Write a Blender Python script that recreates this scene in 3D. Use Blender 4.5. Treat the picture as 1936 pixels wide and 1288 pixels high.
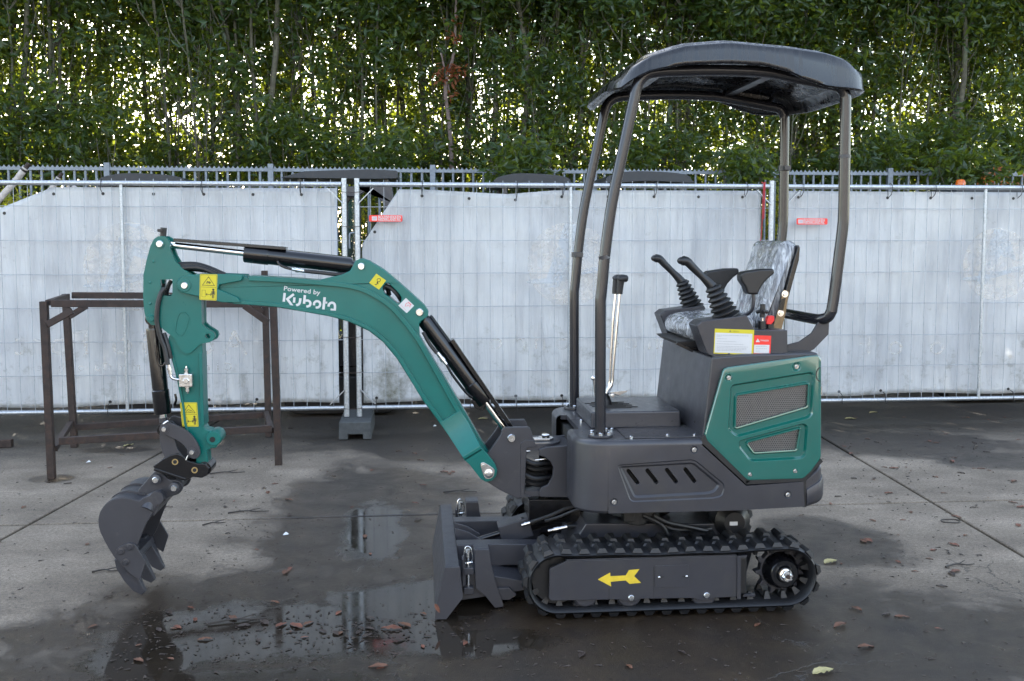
import bpy, bmesh, math, random
from mathutils import Vector, Matrix, noise
from mathutils.geometry import tessellate_polygon
R = math.radians
for o in list(bpy.data.objects): bpy.data.objects.remove(o)
scn = bpy.context.scene
C = scn.collection

# ---------------------------------------------------------------- camera
CAM_H, FPX, YAW, PITCH, SHIFT_PX = 1.5, 1900.0, R(5.3), R(4.39), 42.0
cam = bpy.data.cameras.new('camera')
cam.sensor_width = 36.0
cam.lens = FPX / 1936 * 36.0
cam.shift_y = -SHIFT_PX / 1936
cam.clip_end = 2000
camo = bpy.data.objects.new('camera', cam); C.objects.link(camo)
CP = Vector((0, 0, CAM_H))
FW = Vector((math.sin(YAW)*math.cos(PITCH), math.cos(YAW)*math.cos(PITCH), -math.sin(PITCH)))
RT = Vector((math.cos(YAW), -math.sin(YAW), 0))
UP = RT.cross(FW)
m = Matrix((RT, UP, -FW)).transposed().to_4x4(); m.translation = CP
camo.matrix_world = m
scn.camera = camo

# ---------------------------------------------------------------- world, sun, exposure
SUN_EL, SUN_AZ = R(27), R(-14)          # azimuth from +Y towards +X
w = bpy.data.worlds.new("World"); scn.world = w; w.use_nodes = True
nt = w.node_tree; nt.nodes.clear()
sky = nt.nodes.new('ShaderNodeTexSky'); sky.sky_type = 'NISHITA'; sky.sun_disc = False
sky.sun_elevation = SUN_EL; sky.sun_rotation = SUN_AZ
sky.air_density = 1.2; sky.dust_density = 1.0; sky.ozone_density = 1.2
bg = nt.nodes.new('ShaderNodeBackground'); bg.inputs[1].default_value = 0.15
out = nt.nodes.new('ShaderNodeOutputWorld')
hs = nt.nodes.new('ShaderNodeHueSaturation'); hs.inputs['Saturation'].default_value = 0.70
nt.links.new(sky.outputs[0], hs.inputs['Color']); nt.links.new(hs.outputs[0], bg.inputs[0]); nt.links.new(bg.outputs[0], out.inputs[0])
sl = bpy.data.lights.new('sun', 'SUN'); sl.energy = 4.8; sl.angle = R(0.5); sl.color = (1.0, 0.9, 0.76)
so = bpy.data.objects.new('sun', sl); C.objects.link(so)
sd = Vector((math.sin(SUN_AZ)*math.cos(SUN_EL), math.cos(SUN_AZ)*math.cos(SUN_EL), math.sin(SUN_EL)))
so.rotation_euler = sd.to_track_quat('Z', 'Y').to_euler(); so.location = sd*60
scn.view_settings.view_transform = 'Standard'; scn.view_settings.look = 'None'
scn.view_settings.exposure = 2.62; scn.view_settings.gamma = 1
scn.view_settings.use_curve_mapping = False
scn.render.engine = 'CYCLES'
scn.cycles.max_bounces = 5; scn.cycles.diffuse_bounces = 2; scn.cycles.glossy_bounces = 3
scn.cycles.transmission_bounces = 5; scn.cycles.transparent_max_bounces = 8

# ---------------------------------------------------------------- geometry helpers
def W(px, py, Y, _c=CP):
    """the point of the plane y = Y that this spot of the photograph shows"""
    d = FW + RT*((px-968)/FPX) + UP*(-(py-644+SHIFT_PX)/FPX)
    return _c + d*((Y-_c.y)/d.y)
def G(px, py, z=0.0):
    d = FW + RT*((px-968)/FPX) + UP*(-(py-644+SHIFT_PX)/FPX)
    return CP + d*((z-CP.z)/d.z)
def XZ(poly, Y): return [(W(a, b, Y).x, W(a, b, Y).z) for a, b in poly]
def cr(pts, n=6, closed=False):
    """smooth curve through points"""
    P = [Vector(p) for p in pts]; o = []; N = len(P)
    rng = range(N) if closed else range(N-1)
    for i in rng:
        if closed: p0, p1, p2, p3 = P[i-1], P[i], P[(i+1) % N], P[(i+2) % N]
        else: p0, p1, p2, p3 = P[max(i-1, 0)], P[i], P[i+1], P[min(i+2, N-1)]
        for k in range(n):
            t = k/n
            o.append(0.5*((2*p1) + (p2-p0)*t + (2*p0-5*p1+4*p2-p3)*t*t + (3*p1-p0-3*p2+p3)*t**3))
    if not closed: o.append(P[-1])
    return o
def cr2(pts, n=5, closed=True):
    return [(v.x, v.y) for v in cr([(a, b, 0) for a, b in pts], n, closed)]
def area(p): return 0.5*sum(p[i-1][0]*p[i][1]-p[i][0]*p[i-1][1] for i in range(len(p)))
def inset(poly, d):
    s = 1 if area(poly) > 0 else -1; n = len(poly); o = []
    for i in range(n):
        p = Vector(poly[i]).to_2d(); a = (p-Vector(poly[i-1]).to_2d()).normalized(); b = (Vector(poly[(i+1) % n]).to_2d()-p).normalized()
        na = Vector((-a.y, a.x))*s; nb = Vector((-b.y, b.x))*s
        m_ = (na+nb); L = m_.length
        m_ = m_/L if L > 1e-6 else na
        c = max(0.35, m_.dot(na)); o.append(tuple(p+m_*(d/c)))
    return o
def rnd(poly, r, n=4):
    """round the corners of a polygon"""
    o = []; N = len(poly)
    for i in range(N):
        rr = r[i] if isinstance(r, (list, tuple)) else r
        p = Vector(poly[i]).to_2d(); a = Vector(poly[i-1]).to_2d(); b = Vector(poly[(i+1) % N]).to_2d()
        la, lb = (a-p).length, (b-p).length
        if rr <= 0 or la < 1e-9 or lb < 1e-9: o.append(tuple(p)); continue
        k = min(rr, la*0.45, lb*0.45)
        s = p+(a-p)/la*k; e = p+(b-p)/lb*k
        for j in range(n+1):
            t = j/n; o.append(tuple((1-t)**2*s+2*t*(1-t)*p+t*t*e))
    return o

class B:
    def __init__(s): s.bm = bmesh.new()
    def face(s, vs):
        try: return s.bm.faces.new(vs)
        except ValueError: return None
    def prism(s, xz, y0, y1, holes=()):
        """outline in x,z swept from y0 to y1"""
        loops = [xz]+list(holes); rings = []
        for lp in loops:
            rings.append(([s.bm.verts.new((x, y0, z)) for x, z in lp], [s.bm.verts.new((x, y1, z)) for x, z in lp]))
        for k, (a, b) in enumerate(rings):
            n = len(a)
            for i in range(n): s.face((a[i-1], a[i], b[i], b[i-1]))
        if not holes:
            s.face(rings[0][0]); s.face(rings[0][1][::-1])
        else:
            tri = tessellate_polygon([[Vector((x, z, 0)) for x, z in lp] for lp in loops])
            A = [v for r in rings for v in r[0]]; Bv = [v for r in rings for v in r[1]]
            for t in tri:
                s.face([A[i] for i in t]); s.face([Bv[i] for i in t][::-1])
        return s
    def pp(s, px, y0, y1, holes=(), r=0):
        f = lambda p: rnd(XZ(p, y0), r) if r else XZ(p, y0)
        return s.prism(f(px), y0, y1, [f(h) for h in holes])
    def hull(s, A, Bq):
        """loft between two equal rings of 3-D points, capped"""
        a = [s.bm.verts.new(p) for p in A]; b = [s.bm.verts.new(p) for p in Bq]; n = len(a)
        for i in range(n): s.face((a[i-1], a[i], b[i], b[i-1]))
        s.face(a); s.face(b[::-1]); return s
    def loft(s, rings, cap=True, closed=True):
        V = [[s.bm.verts.new(p) for p in r] for r in rings]; n = len(V[0])
        for u, v in zip(V, V[1:]):
            for i in range(0 if closed else 1, n): s.face((u[i-1], u[i], v[i], v[i-1]))
        if cap: s.face(V[0]); s.face(V[-1][::-1])
        return s
    def box(s, c, d, rot=None):
        M = Matrix.Translation(Vector(c)) @ ((rot.to_4x4() if rot else Matrix.Identity(4))) @ Matrix.Diagonal((d[0], d[1], d[2], 1))
        bmesh.ops.create_cube(s.bm, size=1, matrix=M); return s
    def bar(s, p, q, wy, wz, up=(0, 0, 1)):
        p, q = Vector(p), Vector(q); d = q-p; L = d.length; x = d/L
        u = Vector(up); y = u.cross(x)
        if y.length < 1e-4: y = Vector((0, 1, 0))
        y.normalize(); z = x.cross(y)
        return s.box((p+q)/2, (L, wy, wz), Matrix((x, y, z)).transposed())
    def tube(s, pts, r, n=12, cap=True):
        P = [Vector(p) for p in pts]; N = len(P); rings = []
        t = (P[1]-P[0]).normalized(); a = Vector((0, 0, 1)) if abs(t.z) < 0.9 else Vector((0, 1, 0))
        u = a.cross(t).normalized()
        for i in range(N):
            t = ((P[min(i+1, N-1)]-P[i]).normalized()+(P[i]-P[max(i-1, 0)]).normalized())
            if t.length < 1e-6: t = P[min(i+1, N-1)]-P[max(i-1, 0)]
            t.normalize(); u = (u-t*u.dot(t)).normalized(); v = t.cross(u)
            rr = r[i] if isinstance(r, (list, tuple)) else r
            rings.append([P[i]+(u*math.cos(k*2*math.pi/n)+v*math.sin(k*2*math.pi/n))*rr for k in range(n)])
        return s.loft(rings, cap)
    def cyl(s, p, q, r, n=20, r2=None): return s.tube([p, q], [r, r if r2 is None else r2], n)
    def lathe(s, p, axis, prof, n=24):
        """prof: (distance along axis, radius)"""
        ax = Vector(axis).normalized(); return s.tube_l(Vector(p), ax, prof, n)
    def tube_l(s, p, ax, prof, n):
        a = Vector((0, 0, 1)) if abs(ax.z) < 0.9 else Vector((1, 0, 0)); u = a.cross(ax).normalized(); v = ax.cross(u)
        return s.loft([[p+ax*d+(u*math.cos(k*2*math.pi/n)+v*math.sin(k*2*math.pi/n))*max(r, 1e-4) for k in range(n)] for d, r in prof])
    def bolt(s, p, ax=(0, -1, 0), r=0.01, h=0.008, washer=True):
        p = Vector(p); ax = Vector(ax)
        if washer: s.lathe(p, ax, [(0, r*1.45), (h*0.25, r*1.45)], 18); p = p+ax*(h*0.25)
        s.lathe(p, ax, [(0, r), (h*0.8, r), (h, r*0.86)], 6); return s
    def ball(s, c, r, sc=(1, 1, 1), seg=16):
        bmesh.ops.create_uvsphere(s.bm, u_segments=seg, v_segments=seg//2+2, radius=r, matrix=Matrix.Translation(Vector(c)) @ Matrix.Diagonal((sc[0], sc[1], sc[2], 1))); return s
    def fill(s, xz, Y, holes=()):
        loops = [xz]+list(holes)
        A = [s.bm.verts.new((x, Y, z)) for lp in loops for x, z in lp]
        for t in tessellate_polygon([[Vector((x, z, 0)) for x, z in lp] for lp in loops]): s.face([A[i] for i in t])
        return s
    def ring(s, a, ya, b, yb):
        A = [s.bm.verts.new((x, ya, z)) for x, z in a]; Bv = [s.bm.verts.new((x, yb, z)) for x, z in b]; n = len(A)
        for i in range(n): s.face((A[i-1], A[i], Bv[i], Bv[i-1]))
        return s
    def weld(s, d=2e-5): bmesh.ops.remove_doubles(s.bm, verts=s.bm.verts, dist=d); return s
    def make(s, name, mat, parent=None, bevel=0, seg=2, ang=38, mesh_only=False, fixn=True):
        if fixn: bmesh.ops.recalc_face_normals(s.bm, faces=s.bm.faces)
        off = root_of(parent)
        if off is not None: bmesh.ops.translate(s.bm, verts=s.bm.verts, vec=-off)
        me = bpy.data.meshes.new(name); s.bm.to_mesh(me); s.bm.free()
        me.materials.append(mat)
        if ang: me.shade_smooth(); me.set_sharp_from_angle(angle=R(ang))
        if mesh_only: return me
        o = bpy.data.objects.new(name, me); C.objects.link(o)
        if parent: o.parent = parent
        if bevel:
            b = o.modifiers.new('bevel', 'BEVEL'); b.width = bevel; b.segments = seg; b.limit_method = 'ANGLE'; b.angle_limit = R(32)
            b.harden_normals = True; b.use_clamp_overlap = True
        return o
def root_of(p):
    if p is None: return None
    while p.parent: p = p.parent
    return Vector(p.location)
def empty(name, loc, label, cat, group=None):
    o = bpy.data.objects.new(name, None); C.objects.link(o); o.location = loc; o.empty_display_size = 0.2
    o['label'] = label; o['category'] = cat
    if group: o['group'] = group
    return o
def tag(o, label=None, cat=None, group=None, kind=None):
    if label: o['label'] = label
    if cat: o['category'] = cat
    if group: o['group'] = group
    if kind: o['kind'] = kind
    return o
def origin_to(o, loc):
    loc = Vector(loc); o.data.transform(Matrix.Translation(-loc)); o.location = loc; return o
def inst(name, me, parent, M):
    o = bpy.data.objects.new(name, me); C.objects.link(o); o.parent = parent; o.matrix_local = M; return o
def text_mesh(txt, size, bold=0.0):
    c = bpy.data.curves.new('t', 'FONT'); c.body = txt; c.size = size; c.offset = bold; c.resolution_u = 3
    c.space_character = 1.02
    o = bpy.data.objects.new('t', c); C.objects.link(o); dg = bpy.context.evaluated_depsgraph_get()
    me = bpy.data.meshes.new_from_object(o.evaluated_get(dg)); bpy.data.objects.remove(o)
    return me
def text_on(b, txt, p, q, Y, h, bold=0.0, lift=0.0, slant=0):
    """lay text on plane y=Y so that its baseline runs from photo point p to q"""
    me = text_mesh(txt, 1.0, bold); xs = [v.co.x for v in me.vertices]; x0, x1 = min(xs), max(xs)
    P, Q = W(*p, Y), W(*q, Y); L = (Q-P).length/(x1-x0); u = (Q-P).normalized(); v = Vector((-u.z, 0, u.x)).normalized()
    if v.z < 0: v = -v
    vs = [b.bm.verts.new(P+u*((c.co.x-x0)*L)+v*(c.co.y*h+0)+u*(c.co.y*slant*h)) for c in me.vertices]
    for f in me.polygons: b.face([vs[i] for i in f.vertices])
    bpy.data.meshes.remove(me); return b
def stroke(b, pts, wpx, Y, th=0.0004):
    """flat ribbon through photo points on plane y=Y"""
    P = [W(x, y, Y) for x, y in pts]; hw = (W(pts[0][0]+wpx, pts[0][1], Y)-P[0]).length/2; L = []; Rr = []
    for i in range(len(P)):
        a = (P[i]-P[max(i-1, 0)]).normalized(); c = (P[min(i+1, len(P)-1)]-P[i]).normalized()
        t = (a+c).normalized(); n = Vector((-t.z, 0, t.x)); k = 1/max(0.5, n.dot(Vector((-(c if c.length else a).z, 0, (c if c.length else a).x)))) if (c.length and a.length) else 1
        L.append(P[i]+n*hw*k); Rr.append(P[i]-n*hw*k)
    for i in range(len(P)-1):
        q = [L[i], L[i+1], Rr[i+1], Rr[i]]; b.face([b.bm.verts.new(v) for v in q])
    return b

# ---------------------------------------------------------------- materials
def MAT(name):
    m = bpy.data.materials.new(name); m.use_nodes = True; n = m.node_tree
    return m, n, n.nodes['Principled BSDF']
def nd(n, t, **k):
    x = n.nodes.new(t)
    for a, b in k.items():
        if a[0] == 'i' and a[1:].isdigit():
            x.inputs[int(a[1:])].default_value = b
        else: setattr(x, a, b)
    return x
def noise_n(n, scale, detail=4, rough=0.55, coord=None, dist=0.0):
    t = n.nodes.new('ShaderNodeTexNoise'); t.inputs['Scale'].default_value = scale; t.inputs['Detail'].default_value = detail
    t.inputs['Roughness'].default_value = rough; t.inputs['Distortion'].default_value = dist
    if coord: n.links.new(coord, t.inputs['Vector'])
    return t
def ramp(n, src, stops):
    r = n.nodes.new('ShaderNodeValToRGB'); cr_ = r.color_ramp
    while len(cr_.elements) < len(stops): cr_.elements.new(0.5)
    for e, (p, c) in zip(cr_.elements, stops):
        e.position = p; e.color = c if len(c) == 4 else (*c, 1)
    n.links.new(src, r.inputs[0]); return r
def pos(n): return n.nodes.new('ShaderNodeNewGeometry').outputs['Position']
def mat(name, col, rough=0.5, metal=0.0, var=0.12, vscale=9, bump=0.0, bscale=300, coat=0.0, spec=0.5, rvar=0.12, grime=None):
    m, n, p = MAT(name); co = pos(n)
    a = noise_n(n, vscale, 5, 0.6, co)
    d = tuple(c*(1-var) for c in col); l = tuple(min(1, c*(1+var)) for c in col)
    r = ramp(n, a.outputs[0], [(0.3, d), (0.7, l)])
    src = r.outputs[0]
    if grime:
        g = noise_n(n, grime[1], 8, 0.7, co); gm = ramp(n, g.outputs[0], [(grime[2], (0, 0, 0)), (grime[3], (1, 1, 1))])
        mx = nd(n, 'ShaderNodeMixRGB'); n.links.new(gm.outputs[0], mx.inputs[0]); n.links.new(src, mx.inputs[1]); mx.inputs[2].default_value = (*grime[0], 1); src = mx.outputs[0]
    n.links.new(src, p.inputs['Base Color'])
    rn = noise_n(n, vscale*2.7, 6, 0.65, co)
    rr = nd(n, 'ShaderNodeMapRange'); rr.inputs[3].default_value = max(0.02, rough-rvar); rr.inputs[4].default_value = min(1, rough+rvar)
    n.links.new(rn.outputs[0], rr.inputs[0]); n.links.new(rr.outputs[0], p.inputs['Roughness'])
    p.inputs['Metallic'].default_value = metal; p.inputs['Coat Weight'].default_value = coat; p.inputs['Coat Roughness'].default_value = 0.08
    p.inputs['Specular IOR Level'].default_value = spec
    if bump:
        bn = noise_n(n, bscale, 3, 0.6, co); bb = nd(n, 'ShaderNodeBump'); bb.inputs['Strength'].default_value = bump; bb.inputs['Distance'].default_value = 0.002
        n.links.new(bn.outputs[0], bb.inputs['Height']); n.links.new(bb.outputs[0], p.inputs['Normal'])
    return m
M_teal = mat('teal_paint', (0.001, 0.108, 0.092), 0.32, var=0.10, vscale=5, bump=0.10, bscale=160, coat=0.12, spec=0.35, grime=((0.012, 0.095, 0.085), 14, 0.62, 0.85))
M_gloss = mat('teal_gloss', (0.001, 0.096, 0.075), 0.12, var=0.06, vscale=4, coat=1.0, spec=0.9, bump=0.03, bscale=60)
M_grey = mat('charcoal_paint', (0.032, 0.032, 0.038), 0.40, var=0.12, vscale=7, bump=0.35, bscale=420, grime=((0.09, 0.085, 0.08), 10, 0.6, 0.85))
M_greys = mat('satin_charcoal', (0.030, 0.030, 0.036), 0.34, var=0.14, vscale=5, bump=0.25, bscale=500, coat=0.08, rvar=.16, grime=((0.042, 0.040, 0.039), 7, 0.50, 0.80))
M_wet = mat('wet_charcoal', (0.036, 0.036, 0.042), 0.32, var=0.12, vscale=14, bump=0.3, bscale=90, coat=0.2, rvar=0.16)
M_tube = mat('satin_black_tube', (0.017, 0.017, 0.021), 0.20, var=0.1, vscale=6, bump=0.08, bscale=300, coat=0.15, spec=0.5, rvar=0.06)
M_black = mat('black_paint', (0.004, 0.004, 0.005), 0.20, var=0.2, vscale=12, coat=0.25, spec=0.4, bump=0.05, bscale=200)
M_blackp = mat('black_plastic', (0.008, 0.008, 0.009), 0.40, var=0.15, vscale=15, bump=0.2, bscale=500)
M_rubber = mat('rubber', (0.007, 0.007, 0.008), 0.48, var=0.3, vscale=18, bump=0.5, bscale=260, grime=((0.035, 0.029, 0.024), 16, 0.56, 0.76))
M_hose = mat('hose_rubber', (0.012, 0.012, 0.013), 0.4, var=0.2, vscale=40, bump=0.4, bscale=600)
M_chrome = mat('chrome', (0.75, 0.74, 0.72), 0.14, 1.0, var=0.05, vscale=20)
M_zinc = mat('zinc_plate', (0.58, 0.59, 0.60), 0.24, 1.0, var=0.2, vscale=60)
M_brass = mat('brass_bush', (0.55, 0.42, 0.2), 0.35, 1.0, vscale=60)
M_white = mat('white_vinyl', (0.52, 0.52, 0.52), 0.4, var=0.03)
M_yellow = mat('yellow_vinyl', (0.52, 0.44, 0.015), 0.4, var=0.04)
M_yellowd = mat('yellow_arrow_vinyl', (0.62, 0.45, 0.03), 0.5, var=0.12, vscale=40)
M_red = mat('red_vinyl', (0.72, 0.03, 0.02), 0.4, var=0.04)
M_redk = mat('red_plastic', (0.70, 0.02, 0.02), 0.35, var=0.1)
M_ink = mat('black_print', (0.012, 0.012, 0.012), 0.5)
M_greyink = mat('grey_print', (0.30, 0.30, 0.31), 0.5)
M_redink = mat('red_print', (0.65, 0.05, 0.08), 0.5)
M_rust = mat('rusty_steel', (0.026, 0.015, 0.011), 0.72, var=0.45, vscale=22, bump=0.8, bscale=180, grime=((0.05, 0.023, 0.013), 26, 0.5, 0.7))
M_galv = mat('galvanised_steel', (0.42, 0.44, 0.46), 0.42, 0.75, var=0.25, vscale=70, bump=0.35, bscale=240, grime=((0.20, 0.17, 0.15), 30, 0.62, 0.8))
M_galvf = mat('palisade_galvanised', (0.17, 0.19, 0.215), 0.55, 0.5, var=0.2, vscale=30)
M_conc = mat('recycled_rubber_block', (0.055, 0.058, 0.058), 0.75, var=0.3, vscale=30, bump=1.0, bscale=120)
M_dark = mat('dark_interior', (0.006, 0.006, 0.006), 0.7)
M_cloth = mat('red_rope', (0.35, 0.03, 0.04), 0.8)
M_skin = mat('pale_bark', (0.40, 0.36, 0.33), 0.8, var=0.3, vscale=30, bump=0.6)
# ---------------------------------------------------------------- ground
def ground_material():
    m, n, p = MAT('yard_concrete'); L = n.links; co = pos(n)
    def math_(op, a, b=None, c=None):
        x = nd(n, 'ShaderNodeMath', operation=op)
        for i, v in enumerate((a, b, c)):
            if v is None: continue
            if isinstance(v, (int, float)): x.inputs[i].default_value = v
            else: L.new(v, x.inputs[i])
        return x.outputs[0]
    def mixc(f, a, b, mode='MIX'):
        x = nd(n, 'ShaderNodeMixRGB', blend_type=mode)
        for i, v in enumerate((f, a, b)):
            if isinstance(v, (int, float)): x.inputs[i].default_value = v if i == 0 else (v, v, v, 1)
            elif isinstance(v, tuple): x.inputs[i].default_value = (*v, 1)
            else: L.new(v, x.inputs[i])
        return x.outputs[0]
    def blob(px, py, rx, ry, ang=0):
        c = G(px, py); mp = nd(n, 'ShaderNodeMapping', vector_type='TEXTURE')
        mp.inputs[1].default_value = (c.x, c.y, 0); mp.inputs[2].default_value = (0, 0, R(ang)); mp.inputs[3].default_value = (rx, ry, 1e6)
        L.new(co, mp.inputs[0]); v = nd(n, 'ShaderNodeVectorMath', operation='LENGTH'); L.new(mp.outputs[0], v.inputs[0])
        return math_('SUBTRACT', 1.0, v.outputs['Value'])
    def union(bl):
        o = bl[0]
        for b in bl[1:]: o = math_('MAXIMUM', o, b)
        return o
    big = noise_n(n, 1.1, 7, 0.62, co).outputs[0]; mid = noise_n(n, 4.5, 8, 0.66, co, 0.4).outputs[0]
    fine = noise_n(n, 60, 6, 0.7, co).outputs[0]; grit = noise_n(n, 260, 3, 0.6, co).outputs[0]
    streak_map = nd(n, 'ShaderNodeMapping'); streak_map.inputs[3].default_value = (0.8, 1.3, 1); L.new(co, streak_map.inputs[0])
    streak = noise_n(n, 2.2, 6, 0.6, streak_map.outputs[0]).outputs[0]
    wob = math_('MULTIPLY', math_('SUBTRACT', mid, 0.5), 1.3)
    wob2 = math_('ADD', wob, math_('MULTIPLY', math_('SUBTRACT', big, 0.5), 1.5))
    # standing water
    pud = union([blob(540, 1190, 0.80, 0.36, -8), blob(705, 1000, 0.20, 0.66, 0), blob(790, 1140, 0.46, 0.36, 0), blob(300, 1235, 0.36, 0.26, 0), blob(880, 1215, 0.40, 0.16, 0), blob(420, 1295, 0.6, 0.16, 0)])
    pud = math_('ADD', pud, math_('ADD', math_('MULTIPLY', wob, 0.9), math_('MULTIPLY', math_('SUBTRACT', fine, 0.5), 0.25)))
    pudm = nd(n, 'ShaderNodeMapRange', interpolation_type='SMOOTHSTEP'); L.new(pud, pudm.inputs[0]); pudm.inputs[1].default_value = 0.02; pudm.inputs[2].default_value = 0.34
    # damp, dark
    damp = union([blob(600, 1180, 1.5, 0.85, 0), blob(720, 980, 0.75, 1.5, 0), blob(1300, 1200, 1.7, 0.65, 0), blob(1700, 1230, 1.9, 0.55, 0), blob(1560, 1020, 0.4, 0.5, 0), blob(900, 1280, 3.2, 0.35, 0),
                  blob(1700, 835, 0.95, 0.65, -25), blob(1870, 868, 0.5, 0.40, 0), blob(1250, 800, 3.6, 0.9, 0), blob(900, 830, 1.5, 1.0, 0), blob(330, 800, 3.0, 0.45, 0), blob(98, 905, 0.16, 0.12), blob(220, 850, .35, .16), blob(1800, 780, 3.0, 0.35, 0)])
    damp = math_('ADD', damp, math_('MULTIPLY', wob2, 0.75))
    dampm = nd(n, 'ShaderNodeMapRange', interpolation_type='SMOOTHSTEP'); L.new(damp, dampm.inputs[0]); dampm.inputs[1].default_value = -0.05; dampm.inputs[2].default_value = 0.35
    # soil washed against the fence
    sep = nd(n, 'ShaderNodeSeparateXYZ'); L.new(co, sep.inputs[0])
    far = nd(n, 'ShaderNodeMapRange', interpolation_type='SMOOTHSTEP'); L.new(math_('ADD', sep.outputs[1], math_('MULTIPLY', wob2, 0.7)), far.inputs[0]); far.inputs[1].default_value = 6.6; far.inputs[2].default_value = 7.7
    dry = ramp(n, streak, [(0.25, (0.120, 0.094, 0.069)), (0.5, (0.22, 0.177, 0.134)), (0.75, (0.33, 0.272, 0.212))]).outputs[0]
    dry = mixc(0.55, dry, ramp(n, mid, [(0.3, (0.50, 0.49, 0.47)), (0.7, (0.9, 0.9, 0.9))]).outputs[0], 'MULTIPLY')
    wet = ramp(n, mid, [(0.3, (0.012, 0.0078, 0.0048)), (0.6, (0.034, 0.023, 0.0145)), (0.8, (0.074, 0.053, 0.035))]).outputs[0]
    soil = ramp(n, fine, [(0.3, (0.011, 0.009, 0.007)), (0.7, (0.036, 0.029, 0.022))]).outputs[0]
    col = mixc(dampm.outputs[0], dry, wet)
    col = mixc(math_('MULTIPLY', far.outputs[0], 0.85), col, soil)
    col = mixc(0.75, col, ramp(n, fine, [(0.32, (0.42, 0.41, 0.40)), (0.62, (1.25, 1.24, 1.22))]).outputs[0], 'MULTIPLY')
    col = mixc(0.7, col, ramp(n, grit, [(0.36, (0.32, 0.31, 0.30)), (0.6, (1.35, 1.35, 1.35))]).outputs[0], 'MULTIPLY')
    vr = nd(n, 'ShaderNodeTexVoronoi', feature='DISTANCE_TO_EDGE'); vr.inputs['Scale'].default_value = 0.8
    wv = nd(n, 'ShaderNodeMixRGB', blend_type='ADD'); wv.inputs[0].default_value = 0.22; L.new(co, wv.inputs[1]); wn = noise_n(n, 3, 6, 0.7, co); L.new(wn.outputs['Color'], wv.inputs[2]); L.new(wv.outputs[0], vr.inputs['Vector'])
    crk = ramp(n, vr.outputs[0], [(0.0, (1, 1, 1)), (0.0035, (0, 0, 0))]).outputs[0]
    crk = math_('MULTIPLY', crk, ramp(n, big, [(0.52, (0, 0, 0)), (0.6, (1, 1, 1))]).outputs[0])
    col = mixc(math_('MULTIPLY', crk, 0.8), col, (0.02, 0.018, 0.016))
    col = mixc(math_('MULTIPLY', pudm.outputs[0], 0.5), col, (0.018, 0.016, 0.013))
    L.new(col, p.inputs['Base Color'])
    r1 = nd(n, 'ShaderNodeMapRange'); L.new(mid, r1.inputs[0]); r1.inputs[3].default_value = 0.68; r1.inputs[4].default_value = 0.9
    r2 = nd(n, 'ShaderNodeMapRange'); L.new(mid, r2.inputs[0]); r2.inputs[1].default_value = 0.3; r2.inputs[2].default_value = 0.7; r2.inputs[3].default_value = 0.50; r2.inputs[4].default_value = 0.26
    ro = mixc(dampm.outputs[0], r1.outputs[0], r2.outputs[0]); ro = mixc(math_('MULTIPLY', far.outputs[0], 0.8), ro, 0.8)
    x = nd(n, 'ShaderNodeMixRGB'); L.new(pudm.outputs[0], x.inputs[0]); L.new(ro, x.inputs[1]); x.inputs[2].default_value = (0.035, 0.035, 0.035, 1)
    pr_r = nd(n, 'ShaderNodeMapRange'); L.new(noise_n(n, 9, 5, .6, co).outputs[0], pr_r.inputs[0]); pr_r.inputs[1].default_value = .4; pr_r.inputs[2].default_value = .65; pr_r.inputs[3].default_value = .02; pr_r.inputs[4].default_value = .12; L.new(pr_r.outputs[0], x.inputs[2])
    L.new(x.outputs[0], p.inputs['Roughness'])
    bh = math_('ADD', math_('MULTIPLY', fine, 0.5), math_('ADD', math_('MULTIPLY', grit, 0.35), math_('MULTIPLY', crk, -1.5)))
    bp = nd(n, 'ShaderNodeBump'); bp.inputs['Distance'].default_value = 0.004; L.new(bh, bp.inputs['Height'])
    L.new(math_('MULTIPLY', math_('SUBTRACT', 1.0, math_('MULTIPLY', pudm.outputs[0], 0.985)), 0.75), bp.inputs['Strength'])
    L.new(bp.outputs[0], p.inputs['Normal'])
    return m
M_ground = ground_material()
M_joint = mat('joint_filler', (0.03, 0.03, 0.022), 0.9, var=0.5, vscale=30, bump=1.0, bscale=90)
gb = B(); gb.box((0, 0, -0.06), (1600, 1600, 0.08)); base = gb.make('ground', M_joint, ang=0); tag(base, kind='structure')
# cast concrete slabs with sunk joints; the long joints run in two converging photo lines
A0, A1 = G(0, 1021), G(310, 852); B0, B1 = G(1560, 830), G(1936, 1052)
dA = (A1-A0).normalized(); dB = (B0-B1).normalized()
jx = lambda P, d, y: P.x + d.x/d.y*(y-P.y)
rows = [-30, -18, -8, -1.0, 1.2, 5.45, 9.2, 13.4, 24, 60]
slabn = 0
def slab(poly):
    b = B(); q = inset([(x, y) for x, y in poly], 0.010)
    V = [b.bm.verts.new((x, y, 0)) for x, y in q]; U = [b.bm.verts.new((x, y, -0.02)) for x, y in q]; T = inset(q, 0.006)
    V2 = [b.bm.verts.new((x, y, 0)) for x, y in T]
    for v in V: v.co.z = -0.004
    b.face(V2)
    for i in range(len(q)): b.face((V[i-1], V[i], V2[i], V2[i-1])); b.face((U[i-1], U[i], V[i], V[i-1]))
    return b.make('concrete_slab', M_ground, base, ang=0)
for i in range(len(rows)-1):
    y0, y1 = rows[i], rows[i+1]
    for k in range(-5, 5):
        def ex(y, k):
            a, c = jx(A0, dA, y), jx(B0, dB, y)
            if k == 0: return a
            if k == 1: return c
            return a+k*4.95 if k < 0 else c+(k-1)*4.95
        dy = 0.0 if k != 1 else 0.55
        if k != 0 and 1.2 <= y0 and y1 < 20: pass
        slab([(ex(y0, k), y0), (ex(y0, k+1), y0), (ex(y1, k+1), y1), (ex(y1, k), y1)])

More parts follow.
